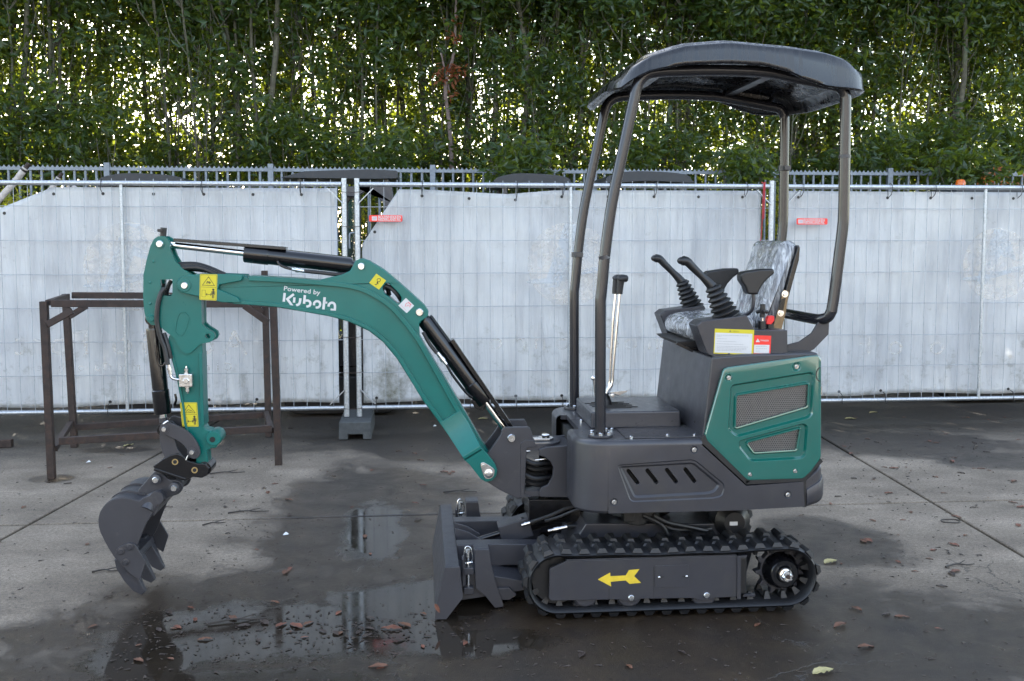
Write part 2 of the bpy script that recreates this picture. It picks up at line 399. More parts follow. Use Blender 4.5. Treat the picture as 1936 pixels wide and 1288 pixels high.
# ---------------------------------------------------------------- site fence (mesh panels, banners)
FY = 7.80
def fx(px, py=560): return W(px, py, FY).x
def tarp_y(x, z):
    """billow of the sheets behind the wire"""
    s_ = x*.8+z*1.3
    return FY + 0.060 + 0.016*math.sin(x*3.1+0.9*math.sin(z*2.3)) + 0.024*noise.noise(Vector((x*1.4, z*0.8, 1))) + 0.012*abs(noise.noise(Vector((s_*2.2, (x-z)*.5, 4)))) + 0.006*noise.noise(Vector((x*7, z*1.6, 4)))
def tarp_material():
    m, n, p = MAT('banner_pvc'); L = n.links; co = pos(n)
    sm = nd(n, 'ShaderNodeMapping'); sm.inputs[3].default_value = (5.0, 1, 0.5); L.new(co, sm.inputs[0])
    st = noise_n(n, 3.0, 7, 0.62, sm.outputs[0]).outputs[0]; cl = noise_n(n, 1.6, 6, 0.6, co).outputs[0]; mo = noise_n(n, 7, 8, 0.75, co).outputs[0]
    base_ = ramp(n, st, [(0.3, (0.68, 0.68, 0.68)), (0.55, (0.82, 0.82, 0.81)), (0.8, (0.88, 0.88, 0.87))])
    sep = nd(n, 'ShaderNodeSeparateXYZ'); L.new(co, sep.inputs[0])
    low = nd(n, 'ShaderNodeMapRange'); L.new(sep.outputs[2], low.inputs[0]); low.inputs[1].default_value = 1.0; low.inputs[2].default_value = 0.2; low.inputs[3].default_value = 0.0; low.inputs[4].default_value = 0.10
    ad = nd(n, 'ShaderNodeMath', operation='ADD'); L.new(mo, ad.inputs[0]); L.new(low.outputs[0], ad.inputs[1])
    # algae stain beside the middle post
    mp = nd(n, 'ShaderNodeMapping', vector_type='TEXTURE'); c = W(730, 728, FY); mp.inputs[1].default_value = (c.x, 0, c.z); mp.inputs[3].default_value = (0.42, 1e6, 0.42); L.new(co, mp.inputs[0])
    ln = nd(n, 'ShaderNodeVectorMath', operation='LENGTH'); L.new(mp.outputs[0], ln.inputs[0])
    bl = nd(n, 'ShaderNodeMapRange'); L.new(ln.outputs['Value'], bl.inputs[0]); bl.inputs[1].default_value = 0.0; bl.inputs[2].default_value = 1.0; bl.inputs[3].default_value = 0.18; bl.inputs[4].default_value = 0.0
    ad2 = nd(n, 'ShaderNodeMath', operation='ADD'); L.new(ad.outputs[0], ad2.inputs[0]); L.new(bl.outputs[0], ad2.inputs[1])
    g = ramp(n, ad2.outputs[0], [(0.60, (0, 0, 0)), (0.92, (1, 1, 1))])
    mx = nd(n, 'ShaderNodeMixRGB'); L.new(g.outputs[0], mx.inputs[0]); L.new(base_.outputs[0], mx.inputs[1]); mx.inputs[2].default_value = (0.17, 0.165, 0.10, 1)
    cm = ramp(n, cl, [(0.3, (0.78, 0.80, 0.84)), (0.7, (1, 1, 1))]); m2 = nd(n, 'ShaderNodeMixRGB', blend_type='MULTIPLY'); m2.inputs[0].default_value = 0.8
    L.new(mx.outputs[0], m2.inputs[1]); L.new(cm.outputs[0], m2.inputs[2]); L.new(m2.outputs[0], p.inputs['Base Color'])
    p.inputs['Roughness'].default_value = 0.42
    tr = nd(n, 'ShaderNodeBsdfTranslucent'); L.new(m2.outputs[0], tr.inputs[0]); ms = nd(n, 'ShaderNodeMixShader'); ms.inputs[0].default_value = 0.48
    o = n.nodes['Material Output']; L.new(p.outputs[0], ms.inputs[1]); L.new(tr.outputs[0], ms.inputs[2]); L.new(ms.outputs[0], o.inputs[0])
    wv = noise_n(n, 2.6, 6, 0.55, sm.outputs[0], 1.2); bp = nd(n, 'ShaderNodeBump'); bp.inputs['Strength'].default_value = 0.9; bp.inputs['Distance'].default_value = 0.02
    L.new(wv.outputs[0], bp.inputs['Height']); L.new(bp.outputs[0], p.inputs['Normal'])
    return m
M_tarp = tarp_material()
def pr(name, col, f=0.3):
    m, n, p = MAT(name); p.inputs['Base Color'].default_value = (*col, 1); p.inputs['Roughness'].default_value = 0.45
    nn = noise_n(n, 9, 6, 0.7, pos(n)); r = ramp(n, nn.outputs[0], [(0.35, (0, 0, 0)), (0.6, (1, 1, 1))])
    tr = nd(n, 'ShaderNodeBsdfTransparent'); ms = nd(n, 'ShaderNodeMixShader'); mm = nd(n, 'ShaderNodeMath', operation='MULTIPLY'); n.links.new(r.outputs[0], mm.inputs[0]); mm.inputs[1].default_value = f
    n.links.new(mm.outputs[0], ms.inputs[0]); n.links.new(tr.outputs[0], ms.inputs[1]); n.links.new(p.outputs[0], ms.inputs[2]); n.links.new(ms.outputs[0], n.nodes['Material Output'].inputs[0]); return m
M_print = pr('faded_print', (0.82, 0.76, 0.69), 0.42); M_print2 = pr('faded_blue_print', (0.60, 0.65, 0.70), 0.5)
M_wire = mat('weathered_wire', (.34, .36, .39), .5, .4, var=.2, vscale=40)
ZT, ZB = 1.932, 0.212         # top and bottom rail heights
def heras(name_label, px0, px1, mids, banner_poly, blabel, post_top=12, ends=(1, 1)):
    x0, x1 = fx(px0), fx(px1); zt, zb = ZT, ZB
    f = empty('mesh_fence_panel', ((x0+x1)/2, FY, 0.15), name_label, 'fence panel', 'mesh fence panels across the yard')
    for k, x in enumerate((x0, x1)):
        b = B(); b.cyl((x, FY, 0.145), (x, FY, zt+0.045), 0.021, 16); b.make('end_post', M_galv, f)
    for x in mids: b = B(); b.cyl((x, FY-0.004, zb), (x, FY-0.004, zt-0.012), 0.013, 12); b.make('centre_post', M_galv, f)
    b = B(); b.cyl((x0+.02, FY, zt), (x1-.02, FY, zt), 0.0185, 16); b.make('top_rail', M_galv, f)
    b = B(); b.cyl((x0+.02, FY, zb), (x1-.02, FY, zb), 0.0165, 14); b.make('bottom_rail', M_galv, f)
    for sx, x in ((1, x0), (-1, x1)):
        for sz, z in ((-1, zt-.02), (1, zb+.02)):
            b = B(); b.bar((x+sx*0.01, FY-.012, z+sz*0.125), (x+sx*0.125, FY-.012, z+sz*0.01), 0.006, 0.03, (0, 1, 0)); b.make('corner_gusset', M_galv, f)
    b = B(); r_ = 0.0022
    n = int(round((x1-x0)/0.1005)); rr = random.Random(int(px0+5000))
    for i in range(1, n):
        x = x0+(x1-x0)*i/n; dx = rr.uniform(-.003, .003)
        b.tube([(x, FY+0.012, zb-.012), (x+dx, FY+0.010+rr.uniform(-.004, .004), (zt+zb)/2), (x, FY+0.012, zt+0.035)], r_, 5)
    nz = 7
    for j in range(0, nz):
        z = zb+0.02+(zt-zb-0.02)*j/(nz-0.33) if j else zb+.012
        z0 = z; P = [(x0, FY-0.0, z0)]+[(x0+(x1-x0)*t/6, FY+0.008, z0+rr.uniform(-.004, .004)) for t in range(1, 6)]+[(x1, FY, z0)]
        b.tube(cr(P, 3), r_*1.15, 5)
    b.make('wire_mesh', M_wire, f)
    # banner sheet: grid cut to the outline the photo shows
    def top(x):
        for (ax, az), (bx, bz) in zip(banner_poly, banner_poly[1:]):
            if ax <= x <= bx: return az+(bz-az)*(x-ax)/max(1e-6, bx-ax)
        return banner_poly[-1][1] if x > banner_poly[-1][0] else banner_poly[0][1]
    bx0, bx1 = banner_poly[0][0], banner_poly[-1][0]; nx = max(20, int((bx1-bx0)/0.03)); nzr = 40; b = B(); V = []
    xs = sorted(set([bx0+(bx1-bx0)*i/nx for i in range(nx+1)]+[p[0] for p in banner_poly]))
    for x in xs:
        t = top(x); zl = zb+0.035+0.008*math.sin(x*5)
        V.append([b.bm.verts.new((x, tarp_y(x, zl+(t-zl)*j/nzr), zl+(t-zl)*j/nzr)) for j in range(nzr+1)])
    for i in range(len(xs)-1):
        for j in range(nzr): b.face((V[i][j], V[i+1][j], V[i+1][j+1], V[i][j+1]))
    s = b.make('banner_sheet', M_tarp, ang=180); sol = s.modifiers.new('thick', 'SOLIDIFY'); sol.thickness = 0.0012; sol.offset = 1
    origin_to(s, ((bx0+bx1)/2, FY+.035, zb)); tag(s, blabel, 'banner', 'banner sheets tied to the mesh fence')
    # eyelets and ties
    x = bx0+0.1
    while x < bx1-0.05:
        t = top(x); e = B(); e.lathe((x, tarp_y(x, t-.05)-.0045, t-0.05), (0, 1, 0), [(0, .006), (0, .011), (.003, .012), (.003, .006)], 12); e.make('eyelet', M_blackp, s)
        if rr.random() < 0.6 and t > zt-.12:
            e = B(); e.tube(cr([(x, FY+.03, t-.05), (x, FY-.026, t-.02), (x+.004, FY-.03, zt+.005), (x, FY+.0, zt+.028), (x-.004, FY+.03, zt), (x, FY+.035, t-.04)], 3), .0028, 6); e.make('cable_tie', M_blackp, s)
        if rr.random() < 0.8:
            e = B(); e.tube(cr([(x, FY+.03, zb+.06), (x, FY-.024, zb+.04), (x, FY-.024, zb-.01), (x+.01, FY-.03, zb-.03)], 3), .0028, 6); e.make('cable_tie', M_blackp, s)
            e = B(); e.lathe((x, tarp_y(x, zb+.065)-.0045, zb+.065), (0, 1, 0), [(0, .006), (0, .011), (.003, .012), (.003, .006)], 12); e.make('eyelet', M_blackp, s)
        x += 0.365
    return f, s
def pl(px, py): p = W(px, py, FY+.035); return (p.x, p.z)
zt_ = ZT-0.03
xL0, xL1 = fx(-130), fx(653)
Fl, Sl = heras('grey mesh fence panel at the far left behind the rusty steel frame', -130, 653, [fx(235)],
    [(xL0+.05, 1.78), pl(0, 392), (pl(97, 365)[0], zt_), (pl(150, 365)[0], zt_+.002), (xL1-.06, zt_+.004)],
    'dirty white banner sheet on the left fence panel with a faded round logo')
Fm, Sm = heras('grey mesh fence panel in the middle between the boom and the seat', 677, 1455, [fx(1078)],
    [(pl(684, 470)[0], 0.9), pl(684.5, 462), pl(754, 358), (pl(800, 365)[0], zt_-.004), (pl(960, 366)[0], zt_-.035), (pl(1050, 362)[0], zt_-.004), (fx(1442), zt_)],
    'dirty white banner sheet on the middle fence panel with a diagonally torn left edge')
Fr, Sr = heras('grey mesh fence panel at the right behind the canopy rear post', 1478, 2270, [fx(1856)],
    [(fx(1489), zt_), (fx(1700), zt_-.004), (fx(2240), zt_)],
    'dirty white banner sheet on the right fence panel, wholly closed')
def on_tarp(b, xz, lift=0.0035): return [b.bm.verts.new((x, tarp_y(x, z)-lift, z)) for x, z in xz]
def disc(cx, cy, rpx, parent):
    c = W(cx, cy, FY); rw = rpx*c.y/FPX; b = B(); prev = None
    for k in range(1, 9):
        ring_ = on_tarp(b, [(c.x+rw*k/8*math.cos(a*math.pi/24), c.z+rw*k/8*math.sin(a*math.pi/24)) for a in range(48)])
        if prev:
            for i in range(48): b.face((prev[i-1], prev[i], ring_[i], ring_[i-1]))
        else: b.face(ring_)
        prev = ring_
    b.make('round_logo', M_print, parent, ang=180)
    b = B()
    def patch(pts):
        q = [(c.x+rw*x, c.z+rw*y) for x, y in pts]
        for t in tessellate_polygon([[Vector((x, z, 0)) for x, z in q]]): b.face(on_tarp(b, [q[i] for i in t], 0.0055))
    patch([(-.1, .98), (.25, .95), (.55, .1), (.1, .25), (-.25, -.55), (-.62, -.55)])
    patch(cr2([(-.95, -.38), (-.3, -.30), (.4, -.12), (.95, 0.0), (.96, -.1), (.4, -.24), (-.3, -.44), (-.93, -.46)], 3))
    b.make('logo_mark', M_print2, parent, ang=180)
disc(242, 505, 82, Sl); disc(1078, 500, 80, Sm); disc(1895, 500, 72, Sr)
def mirrored(ch, px, py, hpx, parent, k=1.0):
    """faded letters, the sheet is seen from its back"""
    me = text_mesh(ch, 1.0, 0.0); c = W(px, py, FY); s = hpx*c.y/FPX/0.7; xs = [v.co.x for v in me.vertices]; x1 = max(xs); x0 = min(xs)
    b = B(); vs = [b.bm.verts.new((0, 0, 0)) for _ in me.vertices]
    for v, q in zip(vs, me.vertices):
        X = c.x-(q.co.x-(x0+x1)/2)*s*k; Z = c.z+q.co.y*s; v.co = (X, tarp_y(X, Z)-0.0035, Z)
    for f in me.polygons: b.face([vs[i] for i in f.vertices])
    b.make('faded_letter', M_print, parent, ang=180)
for ch, px in (('A', 440), ('c', 388), ('i', 268), ('o', 226), ('F', 148), ('o', 110), ('r', 72), ('t', 36)): mirrored(ch, px, 672, 46, Sl, 1.1)
for ch, px in (('C', 428), ('i', 408), ('m', 385), ('m', 252), ('e', 222), ('r', 232), ('C', 198), ('o', 180), ('o', 150), ('e', 112), ('e', 70)): mirrored(ch, px, 703, 15, Sl)
for ch, px in (('o', 938), ('r', 985), ('n', 1022), ('o', 1064), ('o', 1160), ('o', 1195), ('n', 1238), ('o', 1262)): mirrored(ch, px, 662, 34, Sm, 1.1)
for ch, px in (('F', 1640), ('o', 1700), ('o', 1780)): mirrored(ch, px, 672, 40, Sr, 1.1)
# red maker's plates
def plate(px0, py0, px1, py1, lab, par):
    a, c = W(px0, py0, FY), W(px1, py1, FY); t = empty('fence_sign', ((a.x+c.x)/2, FY-.02, c.z), lab, 'sign')
    b = B(); b.prism(rnd([(a.x, a.z), (c.x, a.z), (c.x, c.z), (a.x, c.z)], 0.012), FY-.026, FY-.020); b.make('sign_plate', M_red, t, 0.001)
    h = a.z-c.z; b = B(); Y = FY-.0268; x0 = px0+(px1-px0)*.27
    k = h*0.42/0.72
    text_on(b, 'BOUWHEKKEN', (x0, py0+(py1-py0)*.48), (px1-3, py0+(py1-py0)*.48), Y, k, 0.02)
    text_on(b, 'NEDERLAND.NL', (x0, py0+(py1-py0)*.88), (px1-3, py0+(py1-py0)*.88), Y, k, 0.02); b.make('lettering', M_white, t, ang=0)
    b = B(); b.fill(XZ([(px0+5, py0+2.2), (px0+15, py0+2.2), (px0+15, py1-2.2), (px0+5, py1-2.2)], Y), Y); b.make('emblem', mat('pale_emblem', (0.6, 0.42, 0.42), .5), t, ang=0)
    b = B(); b.fill(XZ([(px0+7, py0+4), (px0+13, py0+4), (px0+13, py1-4), (px0+7, py1-4)], Y), Y-.0006); b.make('emblem_mark', mat('grey_emblem', (0.42, 0.38, 0.42), .5), t, ang=0)
plate(698, 407, 761, 419.5, 'red fence maker plate in the torn gap left of the middle banner', Fm)
plate(1504, 413, 1562, 425, 'red fence maker plate on the right banner beside the canopy rear post', Fr)
# rubber block foot under the two posts
q = [G(640, 833), G(702, 833)]; yb0 = q[0].y; xa, xb = q[0].x, q[1].x; hz = 0.138
t = empty('ballast_block', ((xa+xb)/2, yb0+.3, 0), 'dark block foot holding the two fence posts behind the boom', 'fence foot')
b = B(); xm0, xm1 = xa+(xb-xa)*.28, xa+(xb-xa)*.74
b.prism([(xa, 0.003), (xm0, 0.003), (xm0, .042), (xm1, .042), (xm1, 0.003), (xb, 0.003), (xb-.004, hz), (xa+.004, hz)], yb0, yb0+.62); b.make('block', M_conc, t, 0.008, 3)
# clamps and tie wires joining the posts
t = empty('fence_clamp', (fx(665), FY, 1.0), 'thin wire ties joining the two posts above the block foot', 'wire tie')
for py in (363, 428, 637, 704, 772):
    b = B(); a, c = W(645, py, FY), W(686, py-1, FY); b.tube(cr([(a.x, FY-.02, a.z), ((a.x+c.x)/2, FY-.027, a.z-.004), (c.x-.02, FY-.026, a.z), (c.x, FY-.012, c.z+.006)], 4), .0022, 6); b.make('wire_tie', M_rust, t)
# red cord
a = W(1440, 352, FY); c = W(1432, 482, FY)
b = B(); b.tube(cr([(a.x+.004, FY+.01, a.z+.03), (a.x+.006, FY-.03, a.z+.01), (a.x+.002, FY-.03, a.z-.08), (a.x-.004, FY-.03, a.z-.35), (c.x, FY-.03, c.z)], 6), .0035, 8)
b.tube([(a.x+.016, FY-.028, a.z+.03), (a.x+.010, FY-.03, a.z-.26)], .006, 8); b.ball((c.x, FY-.03, c.z), .010)
o = b.make('red_cord', M_cloth); origin_to(o, (a.x, FY, c.z)); tag(o, 'thin red cord hanging from the top rail near the seat back', 'cord')

# ---------------------------------------------------------------- palisade fence
PY = 10.4; zr = W(900, 322, PY).z
pf = empty('palisade_fence', (1.0, PY, 0), 'grey galvanised bar fence with a serrated top rail in front of the hedge', 'fence')
xa, xb = W(-60, 330, PY).x, W(2010, 330, PY).x
b = B(); b.box(((xa+xb)/2, PY, zr-.012), (xb-xa, .04, .03)); b.make('top_rail', M_galvf, pf)
b = B(); b.box(((xa+xb)/2, PY, 0.25), (xb-xa, .04, .03)); b.make('bottom_rail', M_galvf, pf)
b = B(); x = xa
while x < xb:
    V = [b.bm.verts.new(v) for v in ((x, PY-.004, zr+.002), (x+.036, PY-.004, zr+.002), (x+.018, PY-.004, zr+.026), (x, PY+.004, zr+.002), (x+.036, PY+.004, zr+.002), (x+.018, PY+.004, zr+.026))]
    for f in ((0, 1, 2), (5, 4, 3), (0, 2, 5, 3), (2, 1, 4, 5)): b.face([V[i] for i in f])
    x += 0.046
o = b.make('serrated_strip', M_galvf, pf, ang=0); o['kind'] = 'stuff'
posts = [W(p, 330, PY).x for p in (-110, 203, 512, 818, 1123, 1410, 1682, 1950)]
pb = B(); pb.cyl((0, 0, .26), (0, 0, zr-.02), .0135, 8); pm = pb.make('picket', M_galvf, mesh_only=True)
x = posts[0]
for a, c in zip(posts, posts[1:]):
    b = B(); b.box((c, PY, (zr+.05)/2), (.055, .055, zr+.05)); b.make('post', M_galvf, pf, .003)
    n = int(round((c-a)/.1065))
    for k in range(1, n):
        X = a+(c-a)*k/n
        if X > xa: inst('picket', pm, pf, Matrix.Translation(Vector((X, PY, 0))-Vector(pf.location)))

# ---------------------------------------------------------------- rusty steel frame (trestle)
tr = empty('rusty_steel_frame', G(300, 890), 'rusty brown square tube frame standing behind the bucket arm', 'steel frame')
def leg3(x, y, zt, zb_=0.0, w_=.045, nm='leg'):
    b = B(); b.box((x, y, (zt+zb_)/2), (w_, w_, zt-zb_)); return b.make(nm, M_rust, tr, .003)
gl, gr_ = G(98, 905), G(527, 879); gbl, gbr = G(141, 846), G(508, 826)
ztf = W(85, 570, gl.y).z
corners = {'fl': gl, 'fr': Vector((gr_.x, gr_.y, 0)), 'bl': gbl, 'br': gbr}
HT = {'fl': ztf, 'fr': W(514, 526, gr_.y).z, 'bl': W(124, 556, gbl.y).z, 'br': W(500, 512, gbr.y).z}
# the feet spread a little: legs lean as in the photo
tops = {'fl': W(83, 570, gl.y), 'fr': W(515, 526, gr_.y), 'bl': W(124, 556, gbl.y), 'br': W(500, 512, gbr.y)}
for k in corners:
    b = B(); p0 = corners[k]; p1 = tops[k]; b.bar((p0.x, p0.y, 0.0), (p1.x, p1.y, p1.z), .045, .045, (0, 1, 0)); b.make('leg', M_rust, tr, .003)
def rail(p, q, w1=.045, w2=.045, nm='rail'): b = B(); b.bar(p, q, w1, w2); b.make(nm, M_rust, tr, .003)
yF, yBk = gl.y, gbl.y
def F(px, py, t=0): return W(px, py, gl.y+(gr_.y-gl.y)*max(0, min(1, (px-95)/430)))
def Bk(px, py): return W(px, py, gbl.y+(gbr.y-gbl.y)*max(0, min(1, (px-135)/370)))
rail(F(97, 574), F(503, 575)); rail(Bk(136, 558.5), Bk(492, 560))
rail(F(112, 834), F(514, 810)); rail(Bk(136, 808), Bk(500, 784))
for u, v in (((102, 850, 'F'), (134, 800, 'B')), ((513, 815, 'F'), (503, 780, 'B')), ((90, 573, 'F'), (128, 560, 'B')), ((515, 578, 'F'), (502, 563, 'B'))):
    p = F(u[0], u[1]); q_ = Bk(v[0], v[1]); d = (q_-p).normalized(); rail(p+d*.024, q_-d*.024, .036, .036, 'cross_rail')
for a_, c_, fn in (((93, 613), (140, 587), F), ((134, 598), (166, 578), Bk), ((463, 577), (508, 609), F), ((470, 572), (498, 590), Bk)):
    p, q_ = fn(*a_), fn(*c_); b = B(); b.bar(p+Vector((0, -.03, 0)), q_+Vector((0, -.03, 0)), .04, .045, (0, 1, 0)); b.make('corner_brace', M_rust, tr, .003)
t2 = empty('rusty_offcut', G(0, 850), 'end of a rusty steel tube piece at the left picture edge', 'steel tube')
b = B(); p = G(14, 838, .03); b.bar(p, p+Vector((-.9, -.25, 0)), .05, .05); b.make('tube', M_rust, t2, .003)
b = B(); b.box(p+Vector((-.02, .0, .0)), (.11, .05, .058)); b.make('tube_cap', M_rust, t2, .003)
# ---------------------------------------------------------------- hedge of tall laurels
def leaf_material(name, dark, light, trans, rough=0.35, tf=0.45):
    m, n, p = MAT(name); L = n.links; oi = nd(n, 'ShaderNodeObjectInfo'); ge = nd(n, 'ShaderNodeNewGeometry')
    rn = noise_n(n, 2.2, 3, .6, ge.outputs['Position']); ad = nd(n, 'ShaderNodeMath', operation='MULTIPLY_ADD'); L.new(ge.outputs['Random Per Island'], ad.inputs[0]); ad.inputs[1].default_value = .5
    sub = nd(n, 'ShaderNodeMath', operation='MULTIPLY'); L.new(rn.outputs[0], sub.inputs[0]); sub.inputs[1].default_value = .6; L.new(sub.outputs[0], ad.inputs[2])
    r = ramp(n, ad.outputs[0], [(0.2, dark), (0.75, light), (0.98, tuple(c*1.6 for c in light))]); L.new(r.outputs[0], p.inputs['Base Color']); p.inputs['Roughness'].default_value = rough
    rt = ramp(n, ad.outputs[0], [(0.2, trans), (0.9, (trans[0]*1.6, trans[1]*1.3, trans[2]))])
    t = nd(n, 'ShaderNodeBsdfTranslucent'); L.new(rt.outputs[0], t.inputs[0]); ms = nd(n, 'ShaderNodeMixShader'); ms.inputs[0].default_value = tf
    L.new(p.outputs[0], ms.inputs[1]); L.new(t.outputs[0], ms.inputs[2]); L.new(ms.outputs[0], n.nodes['Material Output'].inputs[0]); return m
M_leaf = leaf_material('laurel_leaf', (0.010, 0.027, 0.012), (0.030, 0.062, 0.019), (0.20, 0.27, 0.02))
M_leafd = leaf_material('dead_leaf', (0.14, 0.05, 0.025), (0.28, 0.10, 0.045), (0.5, 0.15, 0.04), .6)
M_bark = mat('laurel_bark', (0.072, 0.065, 0.045), 0.8, var=0.4, vscale=25, bump=1.0, bscale=90, grime=((0.07, 0.09, 0.045), 8, .5, .7))
def leaves(b, rr, pts, sz=.112, asp=.38, dn=0.35):
    bm = b.bm
    for p in pts:
        d = Vector((rr.gauss(0, 1), rr.gauss(0, 1), rr.gauss(0, .7)-dn)).normalized(); a = Vector((rr.gauss(0, 1), rr.gauss(0, 1), rr.gauss(0, 1)))
        s = d.cross(a).normalized(); nn = d.cross(s); L_ = sz*rr.uniform(.65, 1.25); w_ = L_*asp*.5
        v = [bm.verts.new(q) for q in (p, p+d*L_*.5+s*w_+nn*w_*.35, p+d*L_, p+d*L_*.5-s*w_+nn*w_*.35)]
        bm.faces.new((v[0], v[1], v[2])); bm.faces.new((v[0], v[2], v[3]))
def clumps(rr, n, per, xr, yr, z0, z1, cs, zpow=1.0):
    P = []
    for _ in range(n):
        z = z0+(z1-z0)*rr.random()**zpow; c = Vector((rr.gauss(0, xr), rr.gauss(0, yr), z)); s = cs*rr.uniform(.5, 1.4)
        k = int(per*rr.uniform(.5, 1.5))
        for _ in range(k): P.append(c+Vector((rr.gauss(0, s), rr.gauss(0, s), rr.gauss(0, s*.8))))
    return P
TH = 8.4
crowns, stems = [], []
for v in range(6):
    rr = random.Random(40+v); b = B()
    P = clumps(rr, 84, 24, .30, .42, .2, 2.3, .15)+clumps(rr, 76, 42, .34, .48, 2.1, 4.8, .16)+clumps(rr, 400, 28, .42, .68, 4.4, TH, .20)  # top zone, out of view, is thickened to block sun patches on the yard
    leaves(b, rr, P); crowns.append(b.make('leaf_crown', M_leaf, mesh_only=True, ang=0, fixn=False))
    b = B()
    for s in range(rr.choice((5, 6, 7))):
        x, y = rr.gauss(0, .05), rr.gauss(-.28, .16); pts = []; h = TH*rr.uniform(.7, .97); dx = rr.gauss(0, .10); dy = rr.gauss(0, .03); r0 = rr.choice((.011, .014, .02, .03, .048)); dx2 = rr.gauss(0, .5)
        for k in range(15):
            t = k/14; pts.append(Vector((x+dx*min(t, .3)*8+dx2*t*t*.6+.22*noise.noise(Vector((v*7+s*3.3, t*3.1, 1))), y+dy*t*5+.1*noise.noise(Vector((v*7+s, t*4, 9))), h*t)))
        b.tube(pts, [r0*(1-.75*k/14) for k in range(15)], 7)
        for _ in range(14):
            i = rr.randrange(3, 13); p = pts[i]; a = rr.uniform(0, 6.28); l = rr.uniform(.3, .8)
            e = p+Vector((math.cos(a)*l*.5, math.sin(a)*l*.5, l)); b.tube([p, (p+e)/2+Vector((math.cos(a)*.05, math.sin(a)*.05, -.05)), e], [.009, .007, .003], 5)
    stems.append(b.make('trunk', M_bark, mesh_only=True, ang=60))
rr = random.Random(5); k = 0
def tree(x, y, sc, label, group, v=None):
    global k
    t = empty('laurel_tree', (x, y, 0), label, 'tree', group); v = rr.randrange(6) if v is None else v; rot = rr.uniform(-.6, .6)+(math.pi if rr.random() < .5 else 0)
    Mx = Matrix.Rotation(rot, 4, 'Z') @ Matrix.Diagonal((sc, sc, sc*rr.uniform(.95, 1.08), 1))
    inst('trunk', stems[rr.randrange(6)], t, Mx); inst('crown', crowns[v], t, Mx); k += 1; return t
x = -10.5; row = []
while x < 12.5:
    row.append(tree(x+rr.uniform(-.08, .08), 12.6+rr.uniform(-.25, .25), rr.uniform(.92, 1.08), 'tall dark green laurel with bare lower stems in the hedge row', 'laurels in the hedge row')); x += rr.uniform(.40, .62)
x = -11.5
while x < 14:
    tree(x+rr.uniform(-.1, .1), 13.9+rr.uniform(-.3, .3), rr.uniform(.95, 1.1), 'dark laurel of the rear row seen only through gaps of the hedge', 'laurels of the rear row'); x += rr.uniform(.9, 1.3)
# the one with the dead orange spray
c = W(850, 135, 12.1); near = min(row, key=lambda t: abs(t.location.x-c.x))
near['label'] = 'hedge laurel with a spray of dead orange leaves among green ones'; del near['group']
b = B(); P = []
for px, py, n_, s_ in ((848, 138, 60, .09), (838, 145, 30, .07), (862, 70, 16, .05), (860, 38, 12, .05), (878, 130, 14, .04), (853, 178, 6, .03)):
    q_ = W(px, py, 12.0); P += [q_+Vector((rr.gauss(0, s_), rr.gauss(0, .06), rr.gauss(0, s_*.7))) for _ in range(n_)]
leaves(b, rr, P, .085); b.make('dead_leaves', M_leafd, near, ang=0, fixn=False)
b = B(); b.tube(cr([W(855, 330, 12.1), W(850, 240, 12.1), W(842, 165, 12.05), W(858, 100, 12.1), W(862, 10, 12.1), W(866, -60, 12.1)], 5), [.03-.0008*i for i in range(26)], 8); b.tube(cr([W(850, 175, 12.07), W(838, 120, 12.05), W(832, 90, 12.05)], 4), .012, 6); b.make('dead_branch', mat('dead_bark', (.16, .12, .11), .8, var=.3, vscale=30, bump=.8, bscale=80), near)
# understory shrubs leaning over the palisade
def shrub(px, py, wpx, hpx, Y, lab, n=46, mat_=None, sz=.105):
    c_ = W(px, py, Y); s = Y/FPX; b = B(); r_ = random.Random(int(px)); P = []
    for _ in range(n):
        q_ = Vector((r_.uniform(-1, 1)*wpx*s*.5, r_.gauss(0, .16), r_.uniform(-1, 1)*hpx*s*.5+.0)); 
        for _ in range(17): P.append(c_+q_+Vector((r_.gauss(0, .08), r_.gauss(0, .08), r_.gauss(0, .07))))
    t = empty('laurel_shrub', (c_.x, c_.y, 0), lab, 'shrub'); leaves(b, r_, P, sz); b.make('foliage', mat_ or M_leaf, t, ang=0, fixn=False)
    b = B()
    for _ in range(6): b.tube(cr([(c_.x+r_.gauss(0, .06), c_.y+.15+r_.gauss(0, .05), 0), (c_.x+r_.gauss(0, .15), c_.y+.1, c_.z*.5), (c_.x+r_.gauss(0, wpx*s*.3), c_.y+r_.gauss(0, .08), c_.z)], 5), [.016-.0011*i for i in range(11)], 6)
    b.make('stem', M_bark, t)
shrub(60, 250, 190, 190, 11.6, 'dense dark laurel shrub at the left end behind the bar fence', 110)
shrub(200, 262, 150, 130, 11.5, 'second dark shrub from the left end behind the bar fence', 40)
shrub(560, 240, 150, 130, 11.5, 'leafy shrub standing behind the fence above the boom logo', 40)
shrub(640, 285, 110, 60, 11.3, 'low shrub behind the roof of the parked cab machine', 30)
shrub(728, 310, 90, 120, 10.75, 'dark green shrub leaning over the bar fence right of the parked cab roof', 60)
shrub(985, 310, 100, 80, 10.1, 'green shrub spilling over the bar fence between two parked canopies', 60)
shrub(1010, 165, 150, 170, 11.6, 'laurel shrub with pale upturned leaves left of the canopy front', 60)
shrub(1230, 280, 190, 70, 11.5, 'shrub behind the bar fence seen between the front canopy posts', 42)
shrub(1410, 318, 60, 70, 10.15, 'small shrub with some browned leaves over the bar fence', 40)
shrub(1655, 300, 90, 110, 10.75, 'shrub over the bar fence just right of the canopy rear post', 60)
shrub(1760, 270, 160, 60, 11.4, 'wide low shrub behind the fence near the right picture edge', 50)
shrub(1830, 320, 130, 70, 10.15, 'dark shrub hanging over the bar fence around the orange beacon', 60)
shrub(1920, 290, 90, 110, 10.8, 'shrub at the right picture edge behind the bar fence', 50)
